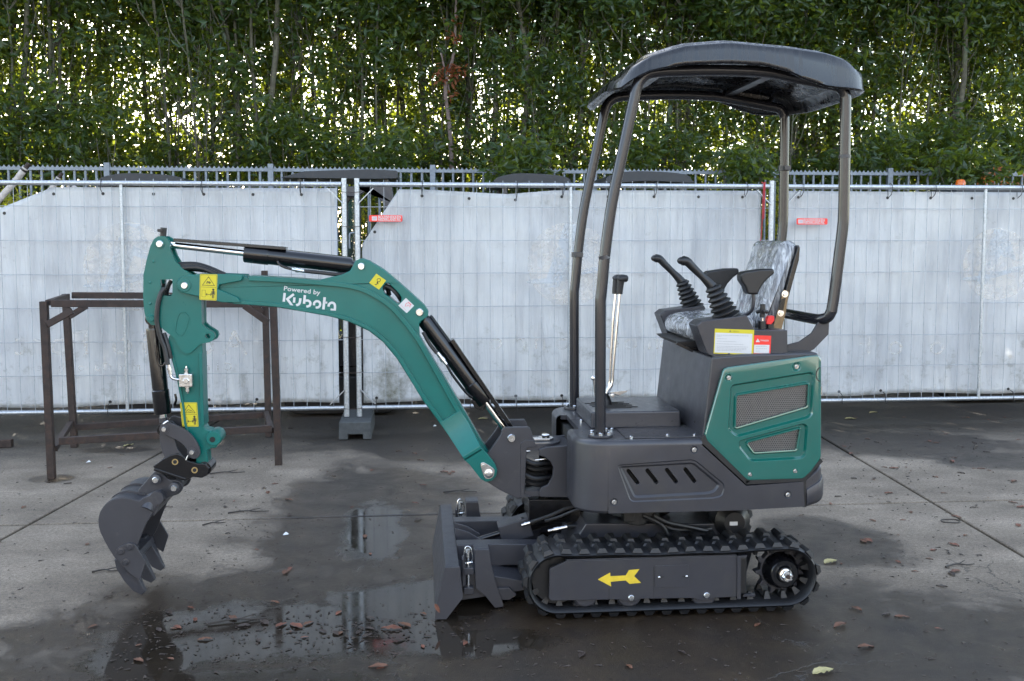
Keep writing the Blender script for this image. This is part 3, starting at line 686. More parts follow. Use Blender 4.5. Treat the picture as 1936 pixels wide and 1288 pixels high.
M_leafy = leaf_material('sunlit_leaf', (0.10, 0.16, 0.02), (0.22, 0.26, 0.03), (0.5, 0.5, 0.04), .5, .6)  # brighter leaf copy, the sunlit look is put into its colours
shrub(712, 398, 26, 26, 10.9, 'bright yellow green seedling in the gap at the torn banner', 10, M_leafy, .07)
shrub(697, 430, 22, 60, 11.0, 'yellow green leaves low in the gap behind the middle post', 12, M_leafy, .06)
shrub(1465, 400, 30, 90, 10.9, 'yellow green leaves in the gap between middle and right panels', 26, M_leafy, .07)
shrub(25, 375, 90, 34, 10.1, 'bright leaves above the sagging left banner corner', 22, M_leafy, .06)
# far line of trees beyond the hedge, low and broken, pale with distance
# ---------------------------------------------------------------- parked machines behind the banners
M_rf = mat('dark_canopy_plastic', (.012, .014, .018), .5)
def parked(px0, px1, py, Y, lab, body_mat, cab=False):
    a, c_ = W(px0, py, Y), W(px1, py, Y); zt2 = a.z+.0; t = empty('parked_excavator', ((a.x+c_.x)/2, Y, 0), lab, 'excavator', None)
    b = B(); x0, x1 = a.x, c_.x; L_ = x1-x0
    prof = cr2([(x0, zt2-.085), (x0+L_*.06, zt2-.035), (x0+L_*.3, zt2), (x0+L_*.7, zt2-.005), (x0+L_*.94, zt2-.03), (x1, zt2-.075), (x1-.01, zt2-.10), (x0+L_*.5, zt2-.085), (x0+.01, zt2-.11)], 4) if not cab else \
        rnd([(x0, zt2-.075), (x0+L_*.2, zt2-.02), (x0+L_*.75, zt2), (x1, zt2-.01), (x1+.0, zt2-.075), (x0+L_*.8, zt2-.08)], .02)
    b.prism(prof, Y-.45, Y+.45); b.make('canopy_roof', M_rf, t, .012, 3)
    for fx_, yy in ((.16, -.36), (.16, .36), (.9, -.36), (.9, .36)):
        xx = x0+L_*fx_; b = B(); b.tube([(xx, Y+yy, .62), (xx, Y+yy, zt2-.08)], .023, 10); b.make('canopy_post', M_greys, t)
    b = B(); b.prism(rnd([(x0+L_*.1, .42), (x1, .42), (x1, 1.0), (x0+L_*.55, 1.08), (x0+L_*.5, .66), (x0+L_*.1, .64)], .04), Y-.44, Y+.44); b.make('body', body_mat, t, .015, 3)
    b = B(); b.prism(rnd([(x0+L_*.5, 1.1), (x0+L_*.78, 1.1), (x0+L_*.86, 1.62), (x0+L_*.76, 1.62), (x0+L_*.68, 1.2), (x0+L_*.5, 1.2)], .03), Y-.2, Y+.2); b.make('seat', M_blackp, t, .015)
    for yy in (-.34, .34):
        b = B(); b.prism(rnd([(x0, .02), (x1, .02), (x1, .34), (x0, .34)], .16, 8), Y+yy-.11, Y+yy+.11); b.make('track', M_rubber, t, .01)
    return t, x0, x1, zt2
M_orange = mat('orange_body_paint', (.45, .12, .02), .4)
parked(212, 372, 334, 9.35, 'parked small digger whose low dark canopy shows above the left banner', M_orange)
t, x0, x1, z2 = parked(542, 754, 326, 9.1, 'parked cab machine with a wide flat dark roof behind the double post', M_black, True)
# its cab frame, grab rail and red arm, seen through the gap
Y = 8.75
b = B(); b.pp([(655, 352), (668, 352), (741, 352), (746, 385), (731, 408), (724, 384), (700, 356), (676, 372), (655, 372)], Y-.05, Y+.05); b.make('cab_side_panel', M_greys, t, .008)
b = B(); b.pp([(655, 372), (682, 374), (682, 800), (655, 800)], Y, Y+.06, [[(657, 384), (663, 376), (679, 376), (681, 384), (681, 560), (657, 560)]]); b.make('cab_door_frame', M_black, t, .004)
m_, n_, p_ = MAT('tinted_glass'); p_.inputs['Base Color'].default_value = (.02, .05, .045, 1); p_.inputs['Roughness'].default_value = .05; p_.inputs['Alpha'].default_value = .55
gn = noise_n(n_, 3, 2, .5, pos(n_)); gr2 = ramp(n_, gn.outputs[0], [(.3, (.01, .03, .03)), (.7, (.03, .07, .06))]); n_.links.new(gr2.outputs[0], p_.inputs['Base Color'])
b = B(); b.pp([(658, 378), (681, 378), (681, 558), (658, 558)], Y+.025, Y+.03); b.make('side_window', m_, t)
b = B(); b.tube(cr([W(661, 470, Y-.05), W(661, 445, Y-.05), W(664, 441, Y-.05), W(670, 440, Y-.05)], 4), .008, 8); b.make('grab_rail', M_galv, t)
b = B(); b.pp([(656, 612), (671, 612), (672, 690), (664, 683), (658, 672), (656, 640)], Y-.06, Y-.02); b.make('red_side_arm', mat('deep_red_paint', (.30, .012, .012), .35), t, .004)
b = B(); b.bolt(W(666, 660, Y-.06), r=.018, h=.014); b.make('arm_bolt', M_zinc, t)
b = B(); b.pp([(655, 598), (672, 606), (671, 628), (656, 626)], Y-.064, Y-.058); b.make('blue_decal', mat('blue_decal', (.03, .06, .22), .4), t)
parked(926, 1066, 334, 9.35, 'parked small digger with a rounded dark canopy between boom and front posts', M_teal)
parked(1128, 1284, 330, 9.35, 'parked small digger whose flat canopy shows between the front posts and controls', M_teal)
def beacon_machine(px, py, lab, broken=False):
    Yb = 9.2; c_ = W(px, py, Yb); t = empty('warning_beacon', (c_.x, Yb, c_.z-.05), lab, 'beacon')
    mo, no, po = MAT('amber_lens'); po.inputs['Base Color'].default_value = (.75, .13, .01, 1); po.inputs['Roughness'].default_value = .25; po.inputs['Transmission Weight'].default_value = .35
    gn = noise_n(no, 40, 2, .5, pos(no)); rmp = ramp(no, gn.outputs[0], [(.3, (.6, .09, .01)), (.7, (.85, .2, .02))]); no.links.new(rmp.outputs[0], po.inputs['Base Color'])
    b = B(); b.lathe((c_.x, Yb, c_.z-.055), (0, 0, 1), [(0, .05), (.02, .05), (.022, .044)], 20); b.make('beacon_base', M_blackp, t)
    b = B(); b.lathe((c_.x, Yb, c_.z-.033), (0, 0, 1), [(0, .045), (.03, .046), (.055, .042), (.068, .03), (.072, .01)], 20); b.make('lens', mo, t)
    b = B(); b.cyl((c_.x, Yb, c_.z-.30), (c_.x, Yb, c_.z-.055), .014, 10); b.make('stand_pipe', M_blackp, t)
beacon_machine(1816, 347, 'orange warning beacon just above the right banner')
shrub(1885, 347, 32, 20, 9.3, 'clump of dead orange leaves at the right above the top rail', 5, M_leafd, .045)
# roof the beacon stands on
parked(1755, 1935, 356, 9.25, 'parked digger at the right hidden but for its beacon and roof edge', M_orange)
# pale cut branches leaning over the fence at the left
for (a_, c_, r_, lab) in (((4, 371), (48, 318), .028, 'thick pale plastic wrapped pole leaning over the fence at the left'), ((84, 372), (111, 336), .022, 'short taped pole end left of the first parked digger'), ((140, 356), (131, 350), .024, 'stub of a pale pole just showing over the rail')):
    p, q_ = W(*a_, 9.0), W(*c_, 9.0); d = (q_-p); b = B()
    b.tube(cr([p-d*6*(.3), p, p+d*.5+Vector((0, 0, -.01)), q_], 5), r_, 12)
    t = empty('pale_pole', (p.x, 9.0, p.z-.3), lab, 'pole'); b.make('shaft', M_skin, t)
    b = B(); b.tube([q_-d.normalized()*.02, q_+d.normalized()*.05], r_*.72, 10); b.make('pole_tip', M_rust, t)
    b = B(); b.tube([q_-d.normalized()*.03, q_-d.normalized()*.012], r_*1.08, 12); b.make('tape', M_blackp, t)
# ---------------------------------------------------------------- unseen warehouse added across the yard for glossy panels to reflect
M_clad = mat('beige_cladding', (.27, .255, .235), .6, var=.1, vscale=2)
wh = empty('reflector', (2, -15.5, 0), 'long unseen beige sheet clad warehouse across the yard facing the machine', 'building')
b = B()
for i in range(90):
    x = -25+i*.6; b.box((x+.3, -15.5+.0, 3.1), (.56, .10, 6.2))
o = b.make('cladding', M_clad, wh, ang=0); o['kind'] = 'stuff'
b = B(); b.box((2, -20.6, 3.0), (54, 10, 6.0)); b.make('wall', M_clad, wh, ang=0)
b = B(); b.box((2, -20.5, 6.35), (54.6, 10.6, .3)); b.make('roof', M_galvf, wh, ang=0)
for x in (-14, -4, 7, 18):
    b = B(); b.box((x, -15.38, 2.0), (3.6, .12, 4.0)); d_ = b.make('roller_door', M_galvf, wh, .02)
    b = B()
    for k in range(12): b.box((x, -15.30, .2+k*.33), (3.4, .04, .06))
    o = b.make('door_rib', M_galvf, d_, ang=0); o['kind'] = 'stuff'
    b = B(); b.box((x+4.0, -15.40, 3.9), (1.8, .06, .9)); b.make('window', M_black, wh, .01)
# ================================================================ the mini excavator
YN, YC = 3.842, 4.375
YBL = 3.90
YF_ = 2*YC-YN
EX = empty('mini_excavator', (W(1270, 1170, YN).x, YC, 0), 'teal and charcoal mini excavator with dark canopy standing on the wet yard', 'excavator')
def mk(b, name, m_, parent=None, bevel=0.002, seg=2, ang=38, label=None):
    o = b.make(name, m_, parent or EX, bevel, seg, ang)
    if label: o['label'] = label
    return o
# ---------------------------------------------------------------- tracks
R_OUT = 0.142
xr_, xl_ = W(1490, 1091, YN).x, W(1056, 1103, YN).x
zc_ = 0.149
def loop_pts(r, n=22):
    """closed track line as (x, z, tangent angle)"""
    P = []
    for k in range(n+1): a = math.pi/2-math.pi*k/n; P.append((xr_+r*math.cos(a), zc_+r*math.sin(a)))
    m_ = 14
    for k in range(1, m_): P.append((xr_+(xl_-xr_)*k/m_, zc_-r))
    for k in range(n+1): a = -math.pi/2-math.pi*k/n; P.append((xl_+r*math.cos(a), zc_+r*math.sin(a)))
    for k in range(1, m_): t = k/m_; P.append((xl_+(xr_-xl_)*t, zc_+r-.008*math.sin(t*math.pi)-.002*math.sin(t*19)))
    return P
lug = B(); LS = 1.0
for s in (-1, 1):       # one bar of the tread: two wings with tapered faces
    lug.hull([Vector((x, y, 0)) for x, y in ((-.017, s*.02), (.019, s*.02), (.024, s*.112), (-.022, s*.112))][::1],
             [Vector((x, y, .0175)) for x, y in ((-.009, s*.024), (.011, s*.024), (.014, s*.106), (-.011, s*.106))])
lug.hull([Vector((x, y, 0)) for x, y in ((-.03, -.02), (.012, -.02), (.012, .02), (-.03, .02))], [Vector((x, y, .010)) for x, y in ((-.022, -.015), (.006, -.015), (.006, .015), (-.022, .015))])
lug_me = lug.make('tread_lug', M_rubber, mesh_only=True, ang=25)
glug = B(); LS = 1.0
for s in (-1, 1): glug.hull([Vector((x, s*.048+y, 0)) for x, y in ((-.014, -.014), (.014, -.014), (.014, .014), (-.014, .014))], [Vector((x, s*.045+y, -.030)) for x, y in ((-.006, -.008), (.006, -.008), (.006, .008), (-.006, .008))])
glug.box((0, 0, -.004), (.02, .12, .006)); glug_me = glug.make('guide_lug', M_rubber, mesh_only=True, ang=25)
def track(yc, side):
    b = B(); ro, ri = R_OUT-.0185, R_OUT-.036
    O, I = loop_pts(ro), loop_pts(ri); n = len(O); hw = .113
    def rr_(P, y): return [b.bm.verts.new((x, yc+y, z)) for x, z in P]
    mid = loop_pts((ro+ri)/2+.002)
    A = [rr_(O, -hw+.008), rr_(mid, -hw), rr_(I, -hw+.010), rr_(I, hw-.010), rr_(mid, hw), rr_(O, hw-.008)]
    for a, c in zip(A, A[1:]+A[:1]):
        for i in range(n): b.face((a[i-1], a[i], c[i], c[i-1]))
    t = mk(b, 'rubber_track', M_rubber, bevel=0, ang=50)
    # equally spaced lugs along the outer line
    P = [Vector((x, 0, z)) for x, z in O]; P.append(P[0]); cum = [0]
    for u, v in zip(P, P[1:]): cum.append(cum[-1]+(v-u).length)
    N = 37; off = -Vector(EX.location)
    for k in range(N):
        s = cum[-1]*(k+.35)/N; i = max(j for j in range(len(cum)-1) if cum[j] <= s); u = P[i]+(P[i+1]-P[i])*((s-cum[i])/(cum[i+1]-cum[i])); tg = (P[i+1]-P[i]).normalized()
        nrm = Vector((-tg.z, 0, tg.x));  yv = Vector((0, 1, 0))
        Mx = Matrix((tg, nrm.cross(tg), nrm)).transposed().to_4x4()
        Mx.translation = u+Vector((0, yc, 0))+off
        inst('tread_lug', lug_me, t, Mx)
        M2 = Mx.copy(); M2.translation = u-nrm*.016+Vector((0, yc, 0))+off; inst('guide_lug', glug_me, t, M2)
    s = -1 if side == 'n' else 1
    yo = yc+s*.113            # outer edge
    # side frame
    Yp = yc+s*.098
    outl = XZ([(1040, 1078), (1072, 1063.5), (1396, 1053), (1397, 1131), (1352, 1133), (1344, 1137), (1322, 1137), (1314, 1133.5), (1210, 1135), (1203, 1139), (1182, 1139), (1175, 1136), (1044, 1138.5), (1039, 1134)], YN)
    b = B(); b.prism(outl, Yp, Yp-s*.012); f = mk(b, 'side_frame', M_greys, bevel=.0015)
    b = B(); x0, x1 = outl[1][0], outl[2][0]; b.box(((x0+x1)/2, Yp-s*.085, outl[2][1]-.006+.003), (x1-x0, .16, .012)); mk(b, 'frame_top', M_greys, f, .002)
    b = B(); x0, x1 = outl[0][0], outl[3][0]; b.box(((x0+x1)/2, Yp-s*.10, zc_-.005), (x1-x0-.02, .12, .10)); mk(b, 'frame_beam', M_greys, f, .003)
    b = B(); x0, x1 = W(1394, 1090, YN).x, W(1418, 1090, YN).x; b.box(((x0+x1)/2, yc+.0, zc_), (x1-x0, .16, .16)); mk(b, 'sprocket_carrier', M_blackp, f, .01)
    if side == 'n':
        Y = Yp-.0025
        b = B(); b.prism(XZ([(1240, 1072), (1303, 1070), (1303, 1112), (1240, 1113.5)], YN), Y, Yp); mk(b, 'cover_plate', M_greys, f, .0008)
        b = B(); b.fill(XZ([(1130, 1095.5), (1153.5, 1082.5), (1154, 1089.5), (1183, 1088), (1189, 1078), (1209, 1076), (1199, 1089.5), (1212, 1102), (1190, 1104), (1183, 1097.5), (1154.5, 1100), (1155.5, 1109)], Yp), Yp-.0008); mk(b, 'yellow_arrow', M_yellowd, f, 0, ang=0)
        b = B()
        for px, py in ((1246, 1091), (1298, 1090)): b.box(W(px+(5 if px < 1270 else -5), py, Y)-Vector((0, .0003, 0)), (.015, .001, .006))
        mk(b, 'cover_slot', M_ink, f, 0)
        b = B()
        for px, py in ((1246, 1091.5), (1298, 1089.8)): b.ball(W(px, py, Y)+Vector((0, -.002, 0)), .0055, (1, .6, 1), 10)
        mk(b, 'cover_screw', M_zinc, f, 0)
        for px, py in ((1193, 1130), (1335.5, 1125)):
            b = B(); p = W(px, py, Yp); b.lathe(p, (0, -1, 0), [(0, .0125), (.006, .0125), (.009, .010), (.0095, .0)], 16); mk(b, 'roller_bolt', M_zinc, f, 0)
        b = B()
        for px, y0, y1 in ((1151.5, 1113, 1134), (1236, 1072, 1134)): stroke(b, [(px, y0), (px, y1)], 1.1, Yp-.0005)
        mk(b, 'weld_seam', M_ink, f, 0, ang=0)
        b = B(); b.prism(XZ([(1393, 1050.5), (1400, 1050.5), (1400, 1132), (1393, 1132.5)], Yp), Yp-.006, Yp-.001); b.prism(XZ([(1400, 1050.5), (1412, 1049.5), (1412, 1053), (1400, 1054)], Yp), Yp-.004, Yp+.03); mk(b, 'frame_end_flange', M_greys, f, .001)
    # rollers
    for px in (1193, 1335, 1110):
        p = W(px, 1140, YN); b = B(); b.lathe((p.x, yc-.07, .052+.0), (0, 1, 0), [(0, .02), (0, .035), (.01, .043), (.03, .043), (.035, .03), (.105, .03), (.11, .043), (.13, .043), (.14, .035), (.14, .02)], 28); rl = mk(b, 'bottom_roller', M_greys, bevel=0, ang=30)
        b = B(); pz = W(px, 1129, YN).z; b.lathe((p.x, yc+s*.066, pz), (0, s, 0), [(0, .02), (0, .047), (.006, .051), (.016, .051), (.020, .046), (.020, .02)], 30); mk(b, 'roller_flange', M_greys, rl, 0, ang=30)
    # idler wheel with round pockets
    b = B(); b.lathe((xl_, yc-s*.055, zc_), (0, -s, 0), [(-.11, .03), (-.11, .098), (-.10, .102), (-.01, .102), (0, .098), (0.0, .084), (-.014, .080), (-.014, .044), (.004, .040), (.004, .02)], 40); idl = mk(b, 'idler_wheel', M_blackp, bevel=0, ang=30)
    b = B()
    for k in range(6):
        a = k*math.pi/3+.5; b.lathe((xl_+.062*math.cos(a), yc-s*.0, zc_+.062*math.sin(a)), (0, -s, 0), [(0.0415, .001), (.0415, .014)], 14)
    mk(b, 'idler_pocket', M_dark, idl, 0)
    # sprocket
    b = B(); T = []; nt_ = 11
    for k in range(nt_*8):
        a = 2*math.pi*k/(nt_*8)+.12; ph = (k % 8)/8; r = .083+(.021 if .25 < ph < .63 else 0)*(1 if .3 < ph < .6 else .55); T.append((xr_+r*math.cos(a), zc_+r*math.sin(a)))
    b.prism(T, yc-.018, yc+.018); sp = mk(b, 'drive_sprocket', M_greys, bevel=.002)
    b = B(); b.lathe((xr_, yc+s*.018, zc_), (0, s, 0), [(0, .076), (.012, .074), (.030, .066), (.052, .060), (.058, .054), (.058, .036), (.062, .034), (.068, .030), (.068, .0)], 44); mk(b, 'sprocket_hub', M_black, sp, 0, ang=30)
    b = B(); b.lathe((xr_, yc+s*.086, zc_), (0, s, 0), [(0, .026), (.003, .026), (.003, .021), (.004, .021)], 24); p = Vector((xr_, yc+s*.090, zc_)); b.lathe(p, (0, s, 0), [(0, .0235), (.016, .0235), (.019, .021)], 6)
    for k in range(6):
        a = k*math.pi/3+.3; b.box(p+Vector((math.cos(a)*.015, s*.021, math.sin(a)*.015)), (.009, .012, .009), Matrix.Rotation(-a, 3, 'Y'))
    mk(b, 'hub_nut', M_chrome, sp, .0008)
    b = B(); b.lathe(p+Vector((0, s*.018, 0)), (0, s, 0), [(0, .010), (.006, .009), (.007, 0)], 12); mk(b, 'axle_end', M_rust, sp, 0)
    # tension guides by the sprocket
    b = B(); p = W(1418, 1128, YN+.03); b.box(p+Vector((0, .02 if s < 0 else 2*(yc-YC)+.0, 0)), (.05, .02, .010)); mk(b, 'scraper', M_greys, f, .001)
track(YN+.113, 'n'); track(YF_-.113, 'f')
# ---------------------------------------------------------------- undercarriage
b = B(); b.prism(XZ([(1090, 1010), (1105, 985), (1380, 985), (1420, 1030), (1400, 1100), (1080, 1100)], 4.2), 4.16, 4.59); mk(b, 'carbody', M_greys, bevel=.006)
x_, z_ = W(1190, 990, 4.2).x, 0
b = B(); b.cyl((x_+.06, YC, .30), (x_+.06, YC, .475), .165, 40); b.cyl((x_+.06, YC, .42), (x_+.06, YC, .45), .19, 40); mk(b, 'slew_ring', M_black, bevel=.003)
p = W(1205, 990, 4.14); b = B(); b.cyl((p.x, 4.16, .30), (p.x, 4.16, .45), .055, 24); b.box((p.x, 4.14, .36), (.13, .06, .09)); mk(b, 'slew_motor', M_blackp, bevel=.004)
p = W(1385, 985, 4.15); b = B(); b.lathe((p.x, 4.12, p.z), (0, 1, 0), [(0, .02), (0, .045), (.02, .062), (.03, .078), (.06, .082), (.12, .082), (.14, .06), (.5, .06)], 24); fan = mk(b, 'swivel_hub', M_blackp, bevel=0)
b = B(); b.box(W(1387, 990, 4.117), (.034, .004, .016)); mk(b, 'hub_sticker', M_white, fan, 0)
b = B()
for y0, pts in ((4.10, [(1235, 975), (1262, 988), (1300, 996), (1338, 1004)]), (4.13, [(1240, 985), (1270, 1000), (1310, 1002), (1345, 1000)]), (4.11, [(1215, 975), (1250, 992), (1262, 1012)])):
    b.tube(cr([W(x, y, y0) for x, y in pts], 5), .010, 8)
mk(b, 'undercarriage_hose', M_hose, bevel=0)
# ---------------------------------------------------------------- dozer blade
BP = [(842, 1072), (868, 1070.5), (871, 1100), (874, 1129), (844, 1171), (823, 1171), (830, 1130), (836, 1100)]
xz = XZ(BP, YBL); xz = [(x, max(z, .004)) for x, z in xz]
b = B(); b.prism(xz, YBL, (2*YC-YBL)); bl = mk(b, 'dozer_blade', M_grey, bevel=.003)
b = B(); b.prism([(x-(.004 if i in (0, 7, 6, 5) else 0)+(.003 if i in (1, 2, 3) else 0), z) for i, (x, z) in enumerate(xz)], YBL-.010, YBL-.0005); mk(b, 'end_plate', M_grey, bl, .002)
def blade_lug(Y, dx, dy):
    s = lambda P: [(x+dx, y+dy) for x, y in P]
    b = B(); b.prism(XZ([(897, 1040), (925, 1039.5), (928, 1062), (936, 1097), (953, 1147), (936, 1150), (918, 1128), (899, 1112)], 3.99), Y, Y+.012)
    b.prism(XZ([(897.3, 1039), (924.6, 1038.5), (927, 1050), (897.3, 1050)], 3.99), Y+.0125, Y+.085)
    e = mk(b, 'blade_extension', M_grey, bl, .002)
    P = W(886, 1095, 3.99); X = P.x
    b = B()
    for z in (W(886, 1080, 3.99).z, W(886, 1117, 3.99).z): b.box((X, Y+.022, z), (.040, .055, .028))
    b.prism([(X-.026, .10), (X-.012, .10), (X-.012, .215), (X-.026, .215)], Y, Y+.05); mk(b, 'pin_bracket', M_grey, bl, .003)
    b = B(); b.cyl((X, Y+.022, .062), (X, Y+.022, .235), .0075, 14); b.lathe((X, Y+.022, .235), (0, 0, 1), [(0, .012), (.012, .012)], 14); mk(b, 'blade_pin', M_zinc, bl, 0)
    b = B(); b.tube(cr([(X+.012, Y, .20), (X+.016, Y-.01, .225), (X+.008, Y-.012, .262), (X-.010, Y-.012, .268), (X-.018, Y-.012, .24), (X-.012, Y-.006, .205), (X-.002, Y-.003, .195)], 5), .0028, 8); b.tube([(X-.014, Y+.0, .198), (X+.016, Y+.002, .200)], .0045, 8); mk(b, 'lynch_pin', M_chrome, bl, 0)
blade_lug(3.99, 0, 0); blade_lug(4.74, 0, 0)
# push arms
for Y, ya in ((4.16, 0), (4.52, 0)):
    b = B(); z1 = .232; x0 = xz[1][0]; x1 = W(1000, 1060, 4.1).x
    b.prism([(x0, z1-.01), (x0+.18, z1-.012), (x1+.1, z1-.02), (x1+.1, z1-.11), (x0+.2, z1-.105), (x0, z1-.14)], Y, Y+.075); mk(b, 'push_arm', M_grey, bevel=.004)
b = B(); x0 = xz[1][0]; b.prism([(x0, .03), (x0+.16, .05), (x0+.30, .07), (x0+.30, .10), (x0, .16)], 4.02, 4.70); mk(b, 'blade_back_rib', M_grey, bl, .003)
b = B(); b.prism([(x0+.16, .035), (x0+.21, .035), (x0+.24, .055), (x0+.21, .085), (x0+.14, .085)], 4.0, 4.02); mk(b, 'blade_stop', M_grey, bl, .002)
# lift cylinder with box guard
A_ = W(905, 1030, YC); Bq = W(1100, 965, YC)
Aend_z = .31
Abl = Vector((A_.x, YC, .30)); Aend = Vector((Bq.x, YC, .31))
b = B(); b.prism([(x0-.002, .12), (x0+.06, .13), (x0+.11, .155), (x0+.115, .19), (x0+.06, .225), (x0, .245)], YC-.05, YC-.038); mk(b, 'cylinder_bracket', M_grey, bl, .003); b = B(); b.prism([(x0-.002, .12), (x0+.06, .13), (x0+.11, .155), (x0+.115, .19), (x0+.06, .225), (x0, .245)], YC+.038, YC+.05); mk(b, 'cylinder_bracket', M_grey, bl, .003)
p0 = Vector((x0+.085, YC, .17)); p1 = Aend
d = (p1-p0).normalized()
b = B(); b.cyl(p0, p0+d*.22, .014, 16); lc = mk(b, 'blade_cylinder_rod', M_black, bevel=0)
b = B(); b.cyl(p0+d*.20, p1, .032, 24); mk(b, 'blade_cylinder', M_black, bevel=.002)
b = B(); b.bar(p0+d*.12, p0+d*.26, .10, .085); mk(b, 'cylinder_guard', M_grey, bevel=.004)
b = B()
for k in (0, 1): b.ball(p0+d*.22+Vector((0, -.035, .048+.0*k)), .008, (1, 1, .5), 10)
mk(b, 'guard_bolt', M_zinc, bevel=0)
# fittings and hoses to the blade cylinder
def hose(pts, r=.007, m_=None, name='hydraulic_hose', parent=None, n=6): b = B(); b.tube(cr(pts, n), r, 9); return mk(b, name, m_ or M_hose, parent, 0)
def fitting(p, q, r=.008, m_=None, parent=None, name='hose_fitting'):
    p, q = Vector(p), Vector(q); d_ = (q-p); L_ = d_.length; d_.normalize(); b = B()
    b.lathe(p, d_, [(0, r*.8), (L_*.3, r*.8), (L_*.3, r*1.25), (L_*.55, r*1.25), (L_*.55, r), (L_, r*.95)], 12); return mk(b, name, m_ or M_zinc, parent, 0, ang=25)
fitting(W(986, 993, 4.3), W(1003, 988, 4.3)); fitting(W(1036, 1004, 4.28), W(1072, 996, 4.28), .009)
hose([W(1002, 988, 4.3), W(1040, 975, 4.3), W(1070, 962, 4.3), W(1100, 955, 4.3)], .009)
hose([W(1072, 996, 4.28), W(1090, 995, 4.27), W(1104, 1004, 4.25), W(1112, 1018, 4.22)], .007)
hose([W(1030, 985, 4.28), W(1055, 978, 4.28), W(1085, 966, 4.26), W(1105, 960, 4.26)], .007)
# ---------------------------------------------------------------- upper house skirt
YB = 3.935; YBF = 2*YC-YB
top = lambda px, py: W(px, py, YB)
zp = 0.700            # platform height
S = [(1150, 843), (1326, 839.5), (1411, 919), (1519, 911), (1521, 958), (1400, 965), (1150, 971)]
Sx = XZ(S, YB); zbot = Sx[-1][1]
Sx[0] = (Sx[0][0], zp-.022); Sx[1] = (Sx[1][0], zp-.022)
b = B()
RC = XZ([(1172, 883), (1312, 875.5), (1362, 917), (1352, 931), (1338, 934.5), (1200, 942)], YB)      # recess outline
rc = rnd(RC, .014, 4); rc1 = inset(rc, .007)
slots = []
for cx, cy in ((1198, 903), (1234, 902), (1271, 901), (1306, 900)):
    a, c = W(cx-8.5, cy-11, YB), W(cx+8.5, cy+11, YB); d_ = (c-a).normalized(); nn = Vector((-d_.z, 0, d_.x))*.0085; lp = []
    for k in range(9): t = math.pi*k/8+math.pi/2; lp.append(a+d_*.0085*math.cos(t)+nn*math.sin(t))
    for k in range(9): t = math.pi*k/8-math.pi/2; lp.append(c+d_*.0085*math.cos(t)+nn*math.sin(t))
    slots.append([(v.x, v.z) for v in lp])
# groove outside the recess (the pressed step), then the sunk panel, then the slots
gv = rnd(XZ([(1166, 879), (1313, 868), (1372, 917), (1366, 939), (1350, 943), (1192, 950)], YB), .02, 4)
g1, g2 = inset(gv, .005), inset(gv, .009)
bolts_s = [(1312.5, 850.5), (1161, 949.5), (1489.5, 935.5)]
dim = []
for px, py in bolts_s:
    c = W(px, py, YB); dim.append(([(c.x+.017*math.cos(k*math.pi/10), c.z+.017*math.sin(k*math.pi/10)) for k in range(20)], [(c.x+.011*math.cos(k*math.pi/10), c.z+.011*math.sin(k*math.pi/10)) for k in range(20)]))
b.fill(Sx, YB, [gv]+[d_[0] for d_ in dim])
for d0, d1 in dim: b.ring(d0, YB, d1, YB+.006); b.fill(d1, YB+.006)
b.ring(gv, YB, g1, YB+.004); b.ring(g1, YB+.004, g2, YB+.004)
rin = inset(rc, -.0015); b.fill(g2, YB+.004, [rin]); b.ring(rin, YB+.004, rc, YB+.005); b.ring(rc, YB+.005, rc1, YB+.013); b.fill(rc1, YB+.013, slots)
for sl_ in slots: b.ring(sl_, YB+.013, sl_, YB+.035)
# bottom and diagonal lips folded inward
for i, j in ((1, 2), (2, 3), (3, 4), (4, 5), (5, 6)):
    (xa_, za_), (xb_, zb_) = Sx[i], Sx[j]; q = [b.bm.verts.new(v) for v in ((xa_, YB, za_), (xb_, YB, zb_), (xb_, YB+.05, zb_), (xa_, YB+.05, za_))]; b.face(q)
# rounded front corner, front face and the far side as one swept wall
xf = W(1083, 890, YB+.1).x; rad = Sx[0][0]-xf
def wall(path, zt, zb_, fil=.022):
    cols = []
    for (x, y, nx, ny) in path:
        col = [(x-nx*.004, y-ny*.004, zb_-.0+.0), (x, y, zb_+.012)]
        col = [(x-nx*.03, y-ny*.03, zb_-.006), (x-nx*.008, y-ny*.008, zb_-.002), (x, y, zb_+.010), (x, y, zt-fil)]
        for k in range(1, 6): a = k/5*math.pi/2; col.append((x-nx*fil*(1-math.cos(a)), y-ny*fil*(1-math.cos(a)), zt-fil+fil*math.sin(a)))
        cols.append(col)
    V = [[b.bm.verts.new(p) for p in c] for c in cols]
    for u, v in zip(V, V[1:]):
        for i in range(1, len(u)): b.face((u[i-1], v[i-1], v[i], u[i]))
    return cols
path = []
xe = Sx[0][0]
for k in range(11): a = k/10*math.pi/2; path.append((xe-rad*math.sin(a), YB+rad*(1-math.cos(a)), -math.sin(a), -math.cos(a)))
ymid0, ymid1 = YC-.17, YC+.17    # the nose is notched in the middle for the boom bracket
path.append((xf, ymid0, -1, 0)); path2 = [(xf, ymid1, -1, 0)]
for k in range(11): a = math.pi/2*(1-k/10); path2.append((xe-rad*math.sin(a), YBF-rad*(1-math.cos(a)), -math.sin(a), math.cos(a)))
xend = Sx[4][0]; path2.append((xend, YBF, 0, 1))
wall(path, zp, zbot); wall(path2, zp, zbot)
